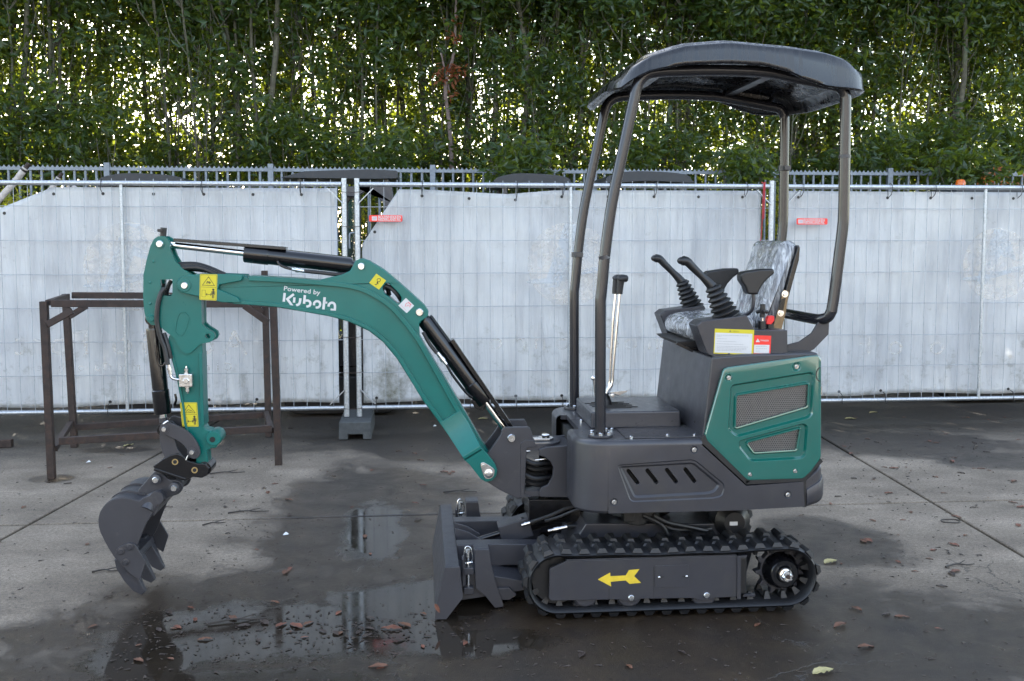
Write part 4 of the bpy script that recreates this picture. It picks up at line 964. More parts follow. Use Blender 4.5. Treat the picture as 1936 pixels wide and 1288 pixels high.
# fillet over the straight near side top
def strip(x0_, x1_, Y, s, fil=.022):
    prev = None
    for k in range(6):
        a = k/5*math.pi/2; r_ = [b.bm.verts.new((x, Y-s*fil*(1-math.cos(a)), zp-fil+fil*math.sin(a))) for x in (x0_, x1_)]
        if prev: b.face((prev[0], prev[1], r_[1], r_[0]))
        prev = r_
strip(Sx[0][0], Sx[1][0]+.004, YB, -1)
b.weld(1e-4); sk = mk(b, 'side_skirt', M_greys, bevel=0, ang=33)
b = B(); b.prism([(x, z) for x, z in [(xf+.03, zbot+.01), (Sx[4][0]-.02, Sx[4][1]+.01), (Sx[3][0]-.02, Sx[3][1]-.03), (Sx[2][0], Sx[2][1]-.03), (Sx[1][0], zp-.04), (xf+.03, zp-.04)]], YB+.055, YBF-.05); mk(b, 'house_frame', M_dark, bevel=0)
b = B()
# platform deck with rounded plan corners
plan = [(xe-(rad-.022)*math.sin(k/8*math.pi/2), YB+.022+(rad-.022)*(1-math.cos(k/8*math.pi/2))) for k in range(9)]
plan += [(xf+.022, ymid0), (xf+.05, ymid0), (xf+.05, ymid1), (xf+.022, ymid1)]
plan += [(xe-(rad-.022)*math.cos(k/8*math.pi/2), YBF-.022-(rad-.022)*(1-math.sin(k/8*math.pi/2))) for k in range(9)]
plan += [(Sx[1][0]+.005, YBF-.022), (Sx[1][0]+.005, YB+.022)]
V = [b.bm.verts.new((x, y, zp)) for x, y in plan]; U = [b.bm.verts.new((x, y, zp-.02)) for x, y in plan]; b.face(V); b.face(U[::-1])
for i in range(len(V)): b.face((V[i-1], V[i], U[i], U[i-1]))
deck = mk(b, 'platform_deck', M_wet, bevel=0, ang=30)
# bolted floor cover
c0, c1 = G(1168, 829, zp), G(1330, 827, zp)
cov = [G(1183, 830, zp), G(1331, 827.5, zp), G(1302, 805, zp), G(1165, 812, zp)]
b = B(); V0 = [p+Vector((0, 0, .0005)) for p in cov]; b.hull(V0, [p+Vector((0, 0, .005)) for p in cov]); mk(b, 'floor_cover', M_wet, deck, .0015)
b = B()
for px, py in ((1193, 827), (1262, 823.5), (1313, 823.5), (1157, 812), (1146, 812), (1099, 796)): b.lathe(G(px, py, zp+.005), (0, 0, 1), [(-.005, .008), (.004, .008), (.007, .004)], 6)
mk(b, 'deck_bolt', M_zinc, deck, 0)
# side bolts
for px, py in bolts_s:
    b = B(); b.bolt(W(px, py, YB+.005), r=.0068, h=.007); mk(b, 'panel_bolt', M_zinc, sk, 0)
# decals on the nose edge
b = B(); 
for py0, py1, px in ((792, 806, 1062.5),): b.fill(XZ([(px-2, py0), (px+3, py0+2), (px+3, py1), (px-2, py1-2)], 4.74), 4.74)
o = mk(b, 'nose_decal', M_white, sk, 0, ang=0); o.location.x -= .0
# rear counterweight
Yw = YB
cw = XZ([(1524, 908), (1547, 880), (1556, 866)], Yw); 
xr0, xr1 = W(1526, 930, Yw).x, W(1556.5, 930, Yw+.05).x
b = B()
def cwp(off): return [(xr0, Yw+off)]+[(xr1-.045+(.045-off*.8)*math.sin(k/6*math.pi/2), Yw+.07-(.07-off)*math.cos(k/6*math.pi/2)) for k in range(7)]+[(xr1-.045+(.045-off*.8)*math.cos(k/6*math.pi/2), 2*YC-Yw-.07+(.07-off)*math.sin(k/6*math.pi/2)) for k in range(7)]+[(xr0, 2*YC-Yw-off)]
zlow, zhi = W(1540, 960, Yw).z, W(1540, 905, Yw).z
def lev(x, t):       # the top edge climbs to the rear
    zt_l = zhi+(x-xr0)/(xr1-xr0)*.075; zb_l = zlow+(x-xr0)/(xr1-xr0)*.028; return zb_l+(zt_l-zb_l)*t
b.loft([[(x, y, lev(x, t)) for x, y in cwp(o_)] for o_, t in ((.05, -.01), (.016, 0), (.004, .07), (0, .15), (0, .45), (.006, .6), (.012, .62), (.014, .9), (.020, .97), (.05, 1.0))]); mk(b, 'counterweight', M_greys, bevel=.002, ang=35)
b = B(); b.prism(XZ([(1517, 907), (1525, 905), (1526, 959.5), (1519, 960)], YB), YB+.006, YBF-.006); mk(b, 'seam_gasket', M_rubber, bevel=.001)
# ---------------------------------------------------------------- engine housing
YH = 3.965; YHF = 2*YC-YH
H = [(1346, 676), (1400, 671), (1545, 667), (1551, 676), (1551, 868), (1535, 893), (1413, 905), (1328, 827)]
Hx = XZ(H, YH); b = B(); b.prism(Hx, YH, YHF); hs = mk(b, 'engine_housing', M_greys, bevel=.008, seg=3)
b = B(); b.lathe(W(1319.5, 801, YH)-Vector((.0, -.04, 0)), (-1, 0, .12), [(0, .004), (.004, .004)], 10)
mk(b, 'latch_hole', M_dark, hs, 0)
# teal side cover
b = B()
Pn = [(1368, 700), (1375, 695), (1534, 673), (1548, 672), (1553, 680), (1553, 866), (1534, 892), (1519, 906), (1416, 909), (1410, 906), (1336, 833), (1333, 824)]
YG = YB+.002
outer = rnd(XZ(Pn, YG), .012, 3); r1 = inset(outer, .003); r2 = inset(outer, .009)
F1 = rnd(XZ([(1378, 723), (1539, 697.5), (1536, 775), (1526, 781), (1392, 817), (1383, 812), (1372, 812)][:0] or [(1375, 727), (1540, 699), (1534, 779), (1388, 818), (1372, 818)], YG), .02, 4)
up = rnd(XZ([(1394, 749), (1529, 727), (1527, 769), (1392, 809)], YG), .008, 4)
up_o = rnd(XZ([(1386, 742), (1537, 716), (1534, 780), (1520, 787), (1392, 820), (1382, 814)], YG), .014, 4)
lo_o = rnd(XZ([(1404, 836), (1520, 806), (1519, 860), (1424, 868), (1402, 846)], YG), .012, 4)
lo = rnd(XZ([(1414, 838), (1513, 812), (1506, 851), (1427, 856)], YG), .007, 4)
upper_field = rnd(XZ([(1369, 727), (1374, 718), (1540, 692), (1546, 700), (1541, 792), (1532, 800), (1400, 835), (1395, 846), (1421, 872), (1525, 863), (1530, 878), (1418, 890), (1346, 822)], YG), .012, 4)
# outer field is proud, sunk field inside, framed openings proud again
uf1 = inset(upper_field, .006)
dimg = []
for px, py, ry in ((1378, 714.5, .016), (1506, 693.5, .019), (1418, 897.5, .010), (1503.5, 891, .010)):
    c = W(px, py, YG); n_ = 20; dimg.append(((px, py), [(c.x+ry*math.cos(k*2*math.pi/n_), c.z+ry*math.sin(k*2*math.pi/n_)) for k in range(n_)], [(c.x+ry*.6*math.cos(k*2*math.pi/n_), c.z+ry*.6*math.sin(k*2*math.pi/n_)) for k in range(n_)]))
b.ring(outer, YG+.02, outer, YG+.004); b.ring(outer, YG+.004, r1, YG+.0008); b.ring(r1, YG+.0008, r2, YG)
sunk = rnd(XZ([(1381, 733), (1386, 727), (1534, 703), (1541, 709), (1537, 784), (1530, 791), (1396, 827), (1386, 822), (1376, 812)], YG), .012, 4)
sunk1 = inset(sunk, .009)
sunkL = rnd(XZ([(1397, 833), (1520, 800), (1528, 806), (1524, 862), (1516, 868), (1425, 873), (1416, 870), (1397, 846)], YG), .011, 4)
sunkL1 = inset(sunkL, .008)
b.fill(r2, YG, [sunk, sunkL]+[d_[1] for d_ in dimg])
for _, d0, d1 in dimg: b.ring(d0, YG, d1, YG+.007); b.fill(d1, YG+.007)
for s0, s1, op in ((sunk, sunk1, up), (sunkL, sunkL1, lo)):
    b.ring(s0, YG, s1, YG+.013)
    fo = inset(op, -.011); f1 = inset(op, -.005)
    b.fill(s1, YG+.013, [fo]); b.ring(fo, YG+.013, f1, YG+.0035); b.ring(f1, YG+.0035, op, YG+.0045); b.ring(op, YG+.0045, op, YG+.020)
b.weld(2e-5); bmesh.ops.dissolve_limit(b.bm, angle_limit=R(.5), verts=b.bm.verts, edges=b.bm.edges); gp = mk(b, 'side_cover', M_gloss, hs, .004, 4, ang=24)
# creases across the cover
for pts in ([(1349, 838), (1420, 893), (1440, 893)],): pass
for (px, py), _, _2 in dimg:
    b = B(); b.bolt(W(px, py, YG+.006), r=.0062, h=.007); mk(b, 'cover_bolt', M_zinc, gp, 0)
# perforated grilles
def grille(op, name):
    xs = [p[0] for p in op]; zs = [p[1] for p in op]; st = .0092; b = B(); Y = YG+.016; j = 0; z = min(zs)
    def inside(x, z):
        c = False; n = len(op)
        for i in range(n):
            (xa_, za_), (xb_, zb_) = op[i-1], op[i]
            if (za_ > z) != (zb_ > z) and x < (xb_-xa_)*(z-za_)/(zb_-za_)+xa_: c = not c
        return c
    while z < max(zs):
        x = min(xs)+(st/2 if j % 2 else 0)
        while x < max(xs):
            if inside(x, z):
                O = [(x+st*.58*math.sin(k*math.pi/3), z+st*.58*math.cos(k*math.pi/3)) for k in range(6)]; I = [(x+st*.40*math.sin(k*math.pi/3), z+st*.40*math.cos(k*math.pi/3)) for k in range(6)]
                vo = [b.bm.verts.new((a, Y, c)) for a, c in O]; vi = [b.bm.verts.new((a, Y, c)) for a, c in I]; vk = [b.bm.verts.new((a, Y+.0015, c)) for a, c in I]
                for k in range(6): b.face((vo[k-1], vo[k], vi[k], vi[k-1])); b.face((vi[k-1], vi[k], vk[k], vk[k-1]))
            x += st
        z += st*.866; j += 1
    o = mk(b, 'mesh_grille', M_zgr, gp, 0, ang=0); o['kind'] = 'stuff'
M_zgr = mat('grille_steel', (.20, .198, .195), .4, .7, vscale=60)
grille(up, 'a'); grille(lo, 'b')
b = B()
Yr = YG+.05
for k in range(9):
    z = W(1460, 748+k*7, YG).z; b.box((W(1460, 750, YG).x, Yr, z), (.30, .02, .004))
b.box((W(1492, 750, YG).x, Yr+.0, W(1460, 760, YG).z), (.05, .03, .22)); mk(b, 'radiator_fin', mat('radiator_alu', (.22, .22, .21), .45, .6), hs, 0)
b = B(); b.box((W(1450, 780, YG).x, YG+.075+.0, W(1460, 795, YG).z), (.34, .01, .30)); mk(b, 'radiator_core', M_dark, hs, 0)
b = B(); b.prism(rnd(XZ([(1334, 823), (1345, 834), (1419, 904), (1419, 911), (1411, 916), (1327, 838), (1326, 830)], YB), .002), YB+.004, YB+.03); b.prism(XZ([(1411, 909), (1518, 903), (1553, 868), (1557, 873), (1522, 911), (1411, 917)], YB), YB+.004, YB+.03); mk(b, 'cover_gasket', M_rubber, hs, .001)
# rear teal cover
xrr = W(1553, 780, YG).x
b = B(); zt1, zb1 = W(1548, 673, YG).z, W(1548, 868, YG).z
b.loft([[(xrr-.03, YG+.012, z), (xrr-.004, YG+.016, z), (xrr+.012, YG+.05, z), (xrr+.022, YG+.12, z), (xrr+.022, 2*YC-YG-.12, z), (xrr+.012, 2*YC-YG-.05, z), (xrr-.03, 2*YC-YG-.012, z)] for z in (zb1-.02, zb1+.02, zt1-.02, zt1-.006)]); mk(b, 'rear_cover', M_gloss, hs, .004)
b = B(); 
for z0 in (W(1550, 742, YG).z, W(1550, 818, YG).z): b.box((xrr+.012, YG+.06, z0), (.012, .03, .035)); b.cyl((xrr+.016, YG+.05, z0-.015), (xrr+.016, YG+.05, z0+.015), .005, 10)
mk(b, 'rear_hinge', M_zinc, hs, 0)
b = B(); c = W(1551, 708, YG-.0); b.tube([c+Vector((-.008*math.sin(k*math.pi/8)*2.2, -.001, .028*math.cos(k*math.pi/8))) for k in range(9)], .0018, 6); mk(b, 'cover_seam', M_ink, hs, 0)
# step box in front of the seat
b = B(); za, zb2 = zp, .774; f0, f1 = W(1117, 776, 4.2).x, W(1287, 773, 4.2).x
b.prism([(f0+.0, za), (f1, za), (f1-.004, zb2), (f0+.0, zb2)], 4.19, 4.60); st = mk(b, 'step_box', M_wet, bevel=.008, seg=3)
b = B()
for k in range(8): p = G(1136-(k % 4)*1.2, 757+k*1.8, zb2); b.box((p.x+.02+.04*(k % 2), 4.28+k*.022, zb2+.0012), (.15, .006, .003))
mk(b, 'vent_rib', M_ink, st, 0)
# ---------------------------------------------------------------- seat support consoles
YCn = 4.0
def console(Y0, Y1, lab=None):
    b = B(); b.pp([(1317, 616), (1328, 607), (1345, 605), (1412, 596), (1427, 624), (1489, 624.5), (1489.5, 672), (1352, 677), (1337, 669)], YCn, YCn+.13) if Y0 == YCn else b.prism(XZ([(1317, 616), (1328, 607), (1345, 605), (1412, 596), (1427, 624), (1489, 624.5), (1489.5, 672), (1352, 677), (1337, 669)], YCn), Y0, Y1)
    return mk(b, 'armrest_console', M_greys, bevel=.004, seg=3)
cn = console(YCn, YCn+.13); cf = console(4.62, 4.75)
Yl = YCn-.0006
b = B(); b.fill(XZ([(1351.5, 621.5), (1426, 624), (1424, 671), (1349, 668.5)], Yl), Yl); mk(b, 'caution_label_border', M_yellow, cn, 0, ang=0)
b = B(); b.fill(XZ([(1352.5, 629), (1422.5, 631.5), (1420.5, 668.8), (1350.8, 666.6)], Yl), Yl-.0004); mk(b, 'caution_label', M_white, cn, 0, ang=0)
b = B(); Y2 = Yl-.0008; rr = random.Random(3)
for y, x0_, x1_ in ((633.5, 1355, 1415), (635.6, 1355, 1364), (640.3, 1355, 1374), (645.2, 1356, 1392), (650, 1355, 1406), (654.5, 1355, 1414), (657.2, 1355, 1412), (659.8, 1355, 1411), (662.3, 1355, 1403)):
    x = x0_
    while x < x1_:
        w_ = rr.uniform(1.5, 5); w_ = min(w_, x1_-x); stroke(b, [(x, y+(x-1355)*.033), (x+w_, y+(x+w_-1355)*.033)], .75, Y2); x += w_+.9
mk(b, 'fine_print', M_greyink, cn, 0, ang=0)
b = B(); b.fill(XZ([(1378, 628), (1380.6, 624), (1383, 628.1)], Y2), Y2); text_on(b, 'CAUTION', (1385.5, 628.2), (1397, 628.6), Y2, .0075); mk(b, 'caution_heading', mat('olive_print', (.25, .22, .03), .5), cn, 0, ang=0)
b = B(); b.fill(XZ([(1426, 634), (1458, 635), (1456.5, 669.5), (1424.6, 669)], Yl), Yl-.0002); mk(b, 'danger_label', M_red, cn, 0, ang=0)
b = B(); b.fill(XZ([(1425.8, 652), (1454.8, 652.2), (1454, 667.8), (1425, 667.5)], Yl), Yl-.0006); b.fill(XZ([(1428.5, 647), (1432.5, 640.2), (1436.8, 647)], Yl), Yl-.0006); text_on(b, 'DANGER', (1438, 645.2), (1453.5, 645.8), Yl-.0006, .0095, .01); mk(b, 'danger_lettering', M_white, cn, 0, ang=0)
b = B()
for y, x0_, x1_ in ((655.2, 1429, 1450), (659.6, 1429, 1450), (664, 1429, 1437)):
    x = x0_
    while x < x1_: w_ = min(rr.uniform(2, 5), x1_-x); stroke(b, [(x, y), (x+w_, y)], .9, Yl-.0009); x += w_+.9
stroke(b, [(1432.6, 642.3), (1432.6, 644.8)], .8, Yl-.0009); mk(b, 'danger_print', M_greyink, cn, 0, ang=0)
b = B()
for px, py in ((1378, 671), (1467, 669.5)): b.bolt(W(px, py, YCn), r=.005, h=.004)
mk(b, 'console_bolt', M_greys, cn, 0)
# ---------------------------------------------------------------- seat
M_wrap, nw, pw = MAT('clear_plastic_wrap'); cw_ = pos(nw)
mpw = nd(nw, 'ShaderNodeMapping'); mpw.inputs[3].default_value = (3.0, 1.6, .5); mpw.inputs[2].default_value = (0, R(-18), 0); nw.links.new(cw_, mpw.inputs[0])
n1 = noise_n(nw, 26, 8, .66, mpw.outputs[0], .7); rw = ramp(nw, n1.outputs[0], [(.36, (.10, .105, .12)), (.50, (.26, .27, .29)), (.62, (.58, .60, .63))]); nw.links.new(rw.outputs[0], pw.inputs['Base Color'])  # silvery highlights of the folds are put into the base colour
pw.inputs['Roughness'].default_value = .10; pw.inputs['Coat Weight'].default_value = .8
bw = nd(nw, 'ShaderNodeBump'); bw.inputs['Strength'].default_value = 1.0; bw.inputs['Distance'].default_value = .012; nw.links.new(n1.outputs[0], bw.inputs['Height']); nw.links.new(bw.outputs[0], pw.inputs['Normal'])
def crumple(o, amt, sc): 
    for v in o.data.vertices: v.co += v.normal*(noise.noise(v.co*sc)*amt+noise.noise(v.co*sc*2.7)*amt*.5)
def padded(outline, y0, y1, name, m_, edge=.03, wr=True):
    """cushion: outline in x,z, bulging across y"""
    b = B(); n = 13; rings = []
    o_ = rnd(outline, .03, 5)
    for k in range(n):
        t = k/(n-1); y = y0+(y1-y0)*t; e = min(t, 1-t)*(y1-y0); k_ = 0 if e > edge else edge*(1-math.sqrt(max(0, 1-(1-e/edge)**2)))
        rings.append([(x, y, z) for x, z in inset(o_, k_*.8)])
    b.loft(rings); bmesh.ops.subdivide_edges(b.bm, edges=b.bm.edges, cuts=1, use_grid_fill=True); o = mk(b, name, m_, bevel=0, ang=180)
    if wr: crumple(o, .006, 16)
    return o
YS = 4.19
seat = padded(XZ([(1296, 620), (1308, 605), (1345, 600), (1420, 592), (1430, 612), (1424, 642), (1328, 652), (1302, 640)], YS), YS-.02, YS+.42, 'seat_cushion', M_wrap)
back = padded(XZ([(1478, 464), (1487, 456), (1502, 455), (1511, 463), (1508, 487), (1480, 590), (1472, 622), (1434, 622), (1446, 570), (1464, 505)], YS), YS, YS+.40, 'seat_back', M_wrap)
b = B(); b.pp([(1510, 463), (1513, 468), (1511, 492), (1484, 590), (1473, 634), (1458, 634), (1476, 585), (1501, 492)], YS-.006, YS+.40); sb = mk(b, 'seat_shell', M_black, back, .004)
M_gold = mat('seat_bracket_zinc', (.20, .145, .085), .4, .7, vscale=60)
b = B(); b.pp([(1482, 548), (1492, 552), (1486, 590), (1478, 622), (1461, 621), (1470, 590)], YS-.012, YS-.007); mk(b, 'seat_bracket', M_gold, back, .001)
b = B(); 
for px, py in ((1484, 556), (1476, 592)): b.bolt(W(px, py, YS-.012), r=.010, h=.006)
mk(b, 'bracket_bolt', M_chrome, back, 0)
b = B(); b.pp([(1477, 566), (1486, 563), (1481, 588), (1472, 586)], YS-.016, YS-.011); mk(b, 'bracket_slot', M_black, back, .001)
b = B(); b.pp([(1279, 646), (1420, 640), (1420, 672), (1345, 674), (1290, 655)], YS, YS+.38); mk(b, 'seat_mount', M_blackp, bevel=.004)
b = B(); b.bar(W(1279, 649, YS-.02), W(1310, 664, YS-.02), .012, .012); b.bar(W(1296, 655, YS-.01), W(1338, 664, YS-.01), .02, .01); mk(b, 'seat_rail', M_black, bevel=.001)
# ---------------------------------------------------------------- joysticks
def joystick(Y, base, topb, gb0, gb1, sc=1.0):
    t = B(); P0, P1 = W(*base, Y), W(*topb, Y); ax = (P1-P0); L_ = ax.length; ax.normalize(); prof = []; n = 7
    for k in range(n):
        t0 = k/n; r = (.050-.024*t0)*sc; prof += [(L_*(t0), r*.80), (L_*(t0+.35/n), r*1.06), (L_*(t0+.55/n), r*1.06), (L_*(t0+.9/n), r*.78)]
    prof.append((L_, .024*sc))
    t.lathe(P0, ax, [(0, .01)]+prof+[(L_+.004, .015)], 24); j = mk(t, 'joystick_boot', M_rubber, bevel=0, ang=60)
    t = B(); A, E = W(*gb0, Y), W(*gb1, Y); d_ = (E-A); L2 = d_.length; d_.normalize(); side = Vector((-d_.z, 0, d_.x))
    pts = cr([P1-ax*.01, A, A+d_*L2*.4, A+d_*L2*.75, E, E+Vector((-.022, 0, .004))], 5); n_ = len(pts)
    rs = []
    for k in range(n_):
        u = k/(n_-1); rs.append(.023-.0075*min(1, u*3) if u < .33 else .0155+.0055*((u-.33)/.67)**1.5 if u < .93 else .019)
    t.tube(pts, rs, 16); t.ball(pts[-1], .0175, (1.15, 1, .9)); mk(t, 'joystick_grip', M_blackp, j, 0, ang=60)
    t = B(); t.cyl(P0-ax*.012, P0+ax*.004, .050*sc, 24); mk(t, 'boot_base', M_blackp, j, .002)
joystick(4.07, (1375, 603), (1347, 541), (1338, 533), (1299, 495), 1.12)
joystick(4.69, (1311, 586), (1289, 532), (1281, 524), (1247, 490), 1.05)
# ---------------------------------------------------------------- arm rests
def armrest(Y, dx, dy, stem=True):
    b = B(); P = [(1400.5, 519), (1407, 514), (1440, 509), (1464, 508.3), (1465.5, 517), (1453, 527), (1443, 538), (1437, 549), (1433.5, 557.5), (1414, 556.5), (1409.5, 543), (1401.5, 531)]
    b.prism([(x, z) for x, z in XZ([(a+dx, c+dy) for a, c in P], Y)], Y, Y+.062); o = mk(b, 'armrest', M_blackp, bevel=.009, seg=3, ang=50)
    b = B(); b.tube(cr([W(1424+dx, 556+dy, Y+.03), W(1424+dx, 578+dy, Y+.03), W(1418+dx, 590+dy, Y+.04), W(1403+dx, 599+dy, Y+.06)], 5), .008, 10); mk(b, 'armrest_stem', M_greys, o, 0)
armrest(4.10, 0, 0); armrest(4.62, -67, -1)
# knobs
b = B(); p = W(1441, 622, 4.06); b.cyl(p+Vector((0, 0, -.03)), p+Vector((0, 0, .045)), .006, 10); kn = mk(b, 'throttle_lever', M_chrome, bevel=0)
b = B(); b.cyl(W(1440.5, 622, 4.06), W(1440.5, 607, 4.06), .016, 16); b.cyl(W(1441, 600, 4.06), W(1442, 575, 4.06), .011, 14)
for k in range(3): a = k*2.094+.3; b.cyl(W(1441.5, 588, 4.06)+Vector((math.cos(a)*.005, math.sin(a)*.005, 0)), W(1441.5, 588, 4.06)+Vector((math.cos(a)*.026, math.sin(a)*.026, -.006)), .008, 10)
mk(b, 'throttle_knob', M_blackp, kn, .001)
b = B(); q_ = W(1455, 618, 4.08); b.cyl(q_+Vector((0, 0, -.02)), q_+Vector((0, 0, .012)), .017, 16); ks = mk(b, 'switch_base', M_blackp, bevel=.001)
b = B(); b.pp([(1448, 613), (1453, 598), (1464, 597), (1465, 606), (1458, 615)], 4.065, 4.095); mk(b, 'red_key_knob', M_redk, ks, .004)
# ---------------------------------------------------------------- travel levers and pedal
for Y, dx in ((4.34, 0), (4.42, 2)):
    o = -8 if Y > 4.4 else 0
    b = B(); b.tube(cr([W(1146+o*.3, 744, Y), W(1150+o*.3, 736, Y), W(1157.5+o*.6, 724, Y), W(1160+o*.7, 690, Y), W(1167+o, 610, Y), W(1172+o, 556, Y)], 5), .0052, 10); l_ = mk(b, 'travel_lever', M_chrome, bevel=0)
    b = B(); b.tube(cr([W(1171+o, 556, Y), W(1173+o, 535, Y), W(1175+o, 526, Y)], 4), [.014, .0145, .015, .0155, .016, .017, .0175, .018, .018], 14); b.tube(cr([W(1170+o, 531, Y), W(1176+o, 526.5, Y), W(1187+o, 527.5, Y)], 4), [.014, .018, .019, .019, .018, .017, .016, .015, .010], 14); mk(b, 'lever_grip', M_rubber, l_, 0, ang=60)
b = B(); b.cyl(W(1146, 746, 4.38), W(1156, 726, 4.38), .010, 10); b.hull([W(1150, 742, 4.34), W(1187, 738, 4.34), W(1186, 741, 4.34), W(1172, 748, 4.34)], [W(1148, 743, 4.42), W(1182, 738, 4.42), W(1181, 741, 4.42), W(1168, 749, 4.42)]); b.bolt(W(1158, 748, 4.34), r=.007); b.cyl(W(1124, 716, 4.42), W(1128, 750, 4.42), .009, 10); b.ball(W(1122, 715, 4.42), .012)
mk(b, 'foot_pedal', M_chrome, bevel=.001)
b = B(); b.lathe(W(1144, 757, 4.38), (0, 0, 1), [(-.03, .032), (.0, .028), (.02, .018), (.035, .010)], 18); mk(b, 'lever_gaiter', M_rubber, bevel=0)
# ---------------------------------------------------------------- canopy frame
PR = .0228
def post_front(Y, px_path): 
    return [W(x, y, Y) for x, y in px_path]
zr_ = W(1350, 140, 4.03).z
xk = W(1236, 140, 4.03).x
def canopy_side(Y):
    f = lambda x, y: Vector((W(x, y, 4.03).x, Y, W(x, y, 4.03).z))
    b = B(); P = cr([f(1135, 824), f(1135, 700), f(1135, 578)], 3)[:-1]+cr([f(1135.3, 566), f(1138, 545), f(1144, 480), f(1157, 385), f(1180, 275), f(1196, 200)], 5)[:-1]+cr([f(1199, 188), f(1205, 162), f(1216, 146), f(1232, 138), f(1260, 135)], 5)[:-1]+cr([f(1270, 134.5), f(1350, 133), f(1440, 136), f(1500, 146), f(1560, 158)], 5)
    b.tube(P, PR, 16); fp = mk(b, 'canopy_post', M_tube, bevel=0, ang=60)
    b = B(); P = cr([f(1560, 158), f(1586, 164), f(1597, 178), f(1598.5, 200), f(1597, 290)], 5)[:-1]+cr([f(1597, 300), f(1595, 400), f(1593, 432), f(1589, 465), f(1577, 560)], 5)[:-1]
    P += cr([f(1576, 566), f(1572, 590)], 3)
    b.tube(P, PR, 16); rp = mk(b, 'rear_canopy_post', M_tube, bevel=0, ang=60)
    b = B(); b.tube([f(1597.2, 293), f(1597, 299)], PR*1.09, 16); b.tube([f(1142, 483), f(1143.4, 490)], PR*1.05, 16); mk(b, 'post_collar', M_greys, rp, 0)
    q_ = f(1135, 826); b = B(); b.cyl((q_.x, Y, zp+.001), (q_.x, Y, zp+.011), .052, 24); fl_ = mk(b, 'post_flange', M_greys, fp, .002)
    for k in range(6): b = B(); a = k*math.pi/3+.35; b.lathe((q_.x+.040*math.cos(a), Y+.040*math.sin(a), zp+.011), (0, 0, 1), [(0, .0085), (.009, .0085), (.012, .005)], 6); mk(b, 'flange_bolt', M_zinc, fp, 0)
    return f
f = canopy_side(4.03); canopy_side(2*YC-4.03)
for Y in (4.72,):
    for q1 in ((1142, 486), (1597, 296)):
        c = f(*q1); c = Vector((c.x, Y, c.z)); b = B(); b.tube([c+Vector((0, 0, -.012)), c+Vector((0, 0, .012))], PR*1.25, 16); b.box(c+Vector((0, -.036, 0)), (.03, .03, .02)); mk(b, 'pipe_clamp', M_greys, bevel=.001)
# the cross tube joining both rear posts behind the seat
a, c = f(1572, 588), f(1562, 603); b = B(); Yn_, Yf = 4.03, 2*YC-4.03
P = cr([(a.x, Yn_, a.z), (c.x+.012, Yn_+.012, c.z+.006), (c.x-.006, Yn_+.05, c.z-.006), (c.x-.012, Yn_+.11, c.z-.008)], 5)[:-1]+[Vector((c.x-.013, Yn_+.12, c.z-.008)), Vector((c.x-.013, Yf-.12, c.z-.008))]+cr([(c.x-.012, Yf-.11, c.z-.008), (c.x-.006, Yf-.05, c.z-.006), (c.x+.012, Yf-.012, c.z+.006), (a.x, Yf, a.z)], 5)[1:]
b.tube(P, PR, 16); mk(b, 'rear_cross_tube', M_tube, bevel=0, ang=60)
for Y in (4.06, 4.68):
    b = B(); pb_ = [(1489, 652), (1512, 646), (1535, 630), (1548, 608), (1568, 610), (1567, 632), (1540, 660), (1525, 668.5), (1489, 670)]
    b.prism(XZ(pb_, 4.06), Y, Y+.012); mk(b, 'roll_bar_bracket', M_greys, bevel=.002)
# roof cross members
for px, Yq in ((1262, 0), (1475, 1)):
    a = f(px, 134 if not Yq else 140); b = B(); b.box((a.x, YC, a.z+.014+.0), (.045, .70, .012)); mk(b, 'roof_cross_member', M_galvf if False else M_greys, bevel=.001)
# canopy roof
T = [(1185, 139), (1205, 118), (1240, 100), (1300, 85), (1380, 80), (1480, 89), (1560, 99), (1605, 110), (1632, 128)]
Bt = [(1185, 160), (1205, 143), (1240, 130), (1300, 121), (1380, 119), (1440, 122), (1485, 133), (1525, 151), (1570, 165), (1632, 167)]
Txz, Bxz = XZ(T, 3.93), XZ(Bt, 3.93)
def interp(P, x):
    if x <= P[0][0]: return P[0][1]
    for (x0_, z0_), (x1_, z1_) in zip(P, P[1:]):
        if x <= x1_: t = (x-x0_)/(x1_-x0_); t = t*t*(3-2*t)*.35+t*.65; return z0_+(z1_-z0_)*t
    return P[-1][1]
xa_, xb_ = Txz[0][0]-.045, W(1631, 150, 4.0).x+.052
ya_, yb_ = 3.925, 2*YC-3.925
def rplan(n=96):
    L_ = (xb_-xa_)/2; cx = (xa_+xb_)/2; Wd = (yb_-ya_)/2; o = []
    for k in range(n):
        a = 2*math.pi*k/n; e = 5.0; ca, sa = math.cos(a), math.sin(a); r = (abs(ca)**e+abs(sa)**e)**(-1/e)
        x = r*ca; y = r*sa
        x_ = cx+L_*x; wfac = 1-.06*max(0, -x)**3
        o.append((x_, YC+Wd*y*wfac))
    return o
RPn = rplan(); cx_ = (xa_+xb_)/2
def rs(s, dz, which, k2=None):
    o = []
    for x, y in RPn:
        X = cx_+(x-cx_)*s; Yy = YC+(y-YC)*s; zz = interp(Txz, X) if which == 't' else interp(Bxz, X)
        o.append((X, Yy, zz+dz*(1)))
    return o
b = B(); R_ = []
R_.append(rs(.0, -.030, 't')); R_.append(rs(.5, -.030, 't')); R_.append(rs(.86, -.034, 't')); R_.append(rs(.93, -.040, 't')); R_.append([(x, y, z+.014) for x, y, z in rs(.955, 0, 'b')]); R_.append([(x, y, z-.002) for x, y, z in rs(.975, 0, 'b')])
R_.append(rs(.990, -.003, 'b')); R_.append(rs(1.005, .004, 'b')); R_.append([(x, y, z) for x, y, z in rs(1.0, .014, 'b')])
R_.append([(x, y, (z*.35+w_[2]*.65)) for (x, y, z), w_ in zip(rs(.992, 0, 'b'), rs(.992, 0, 't'))])
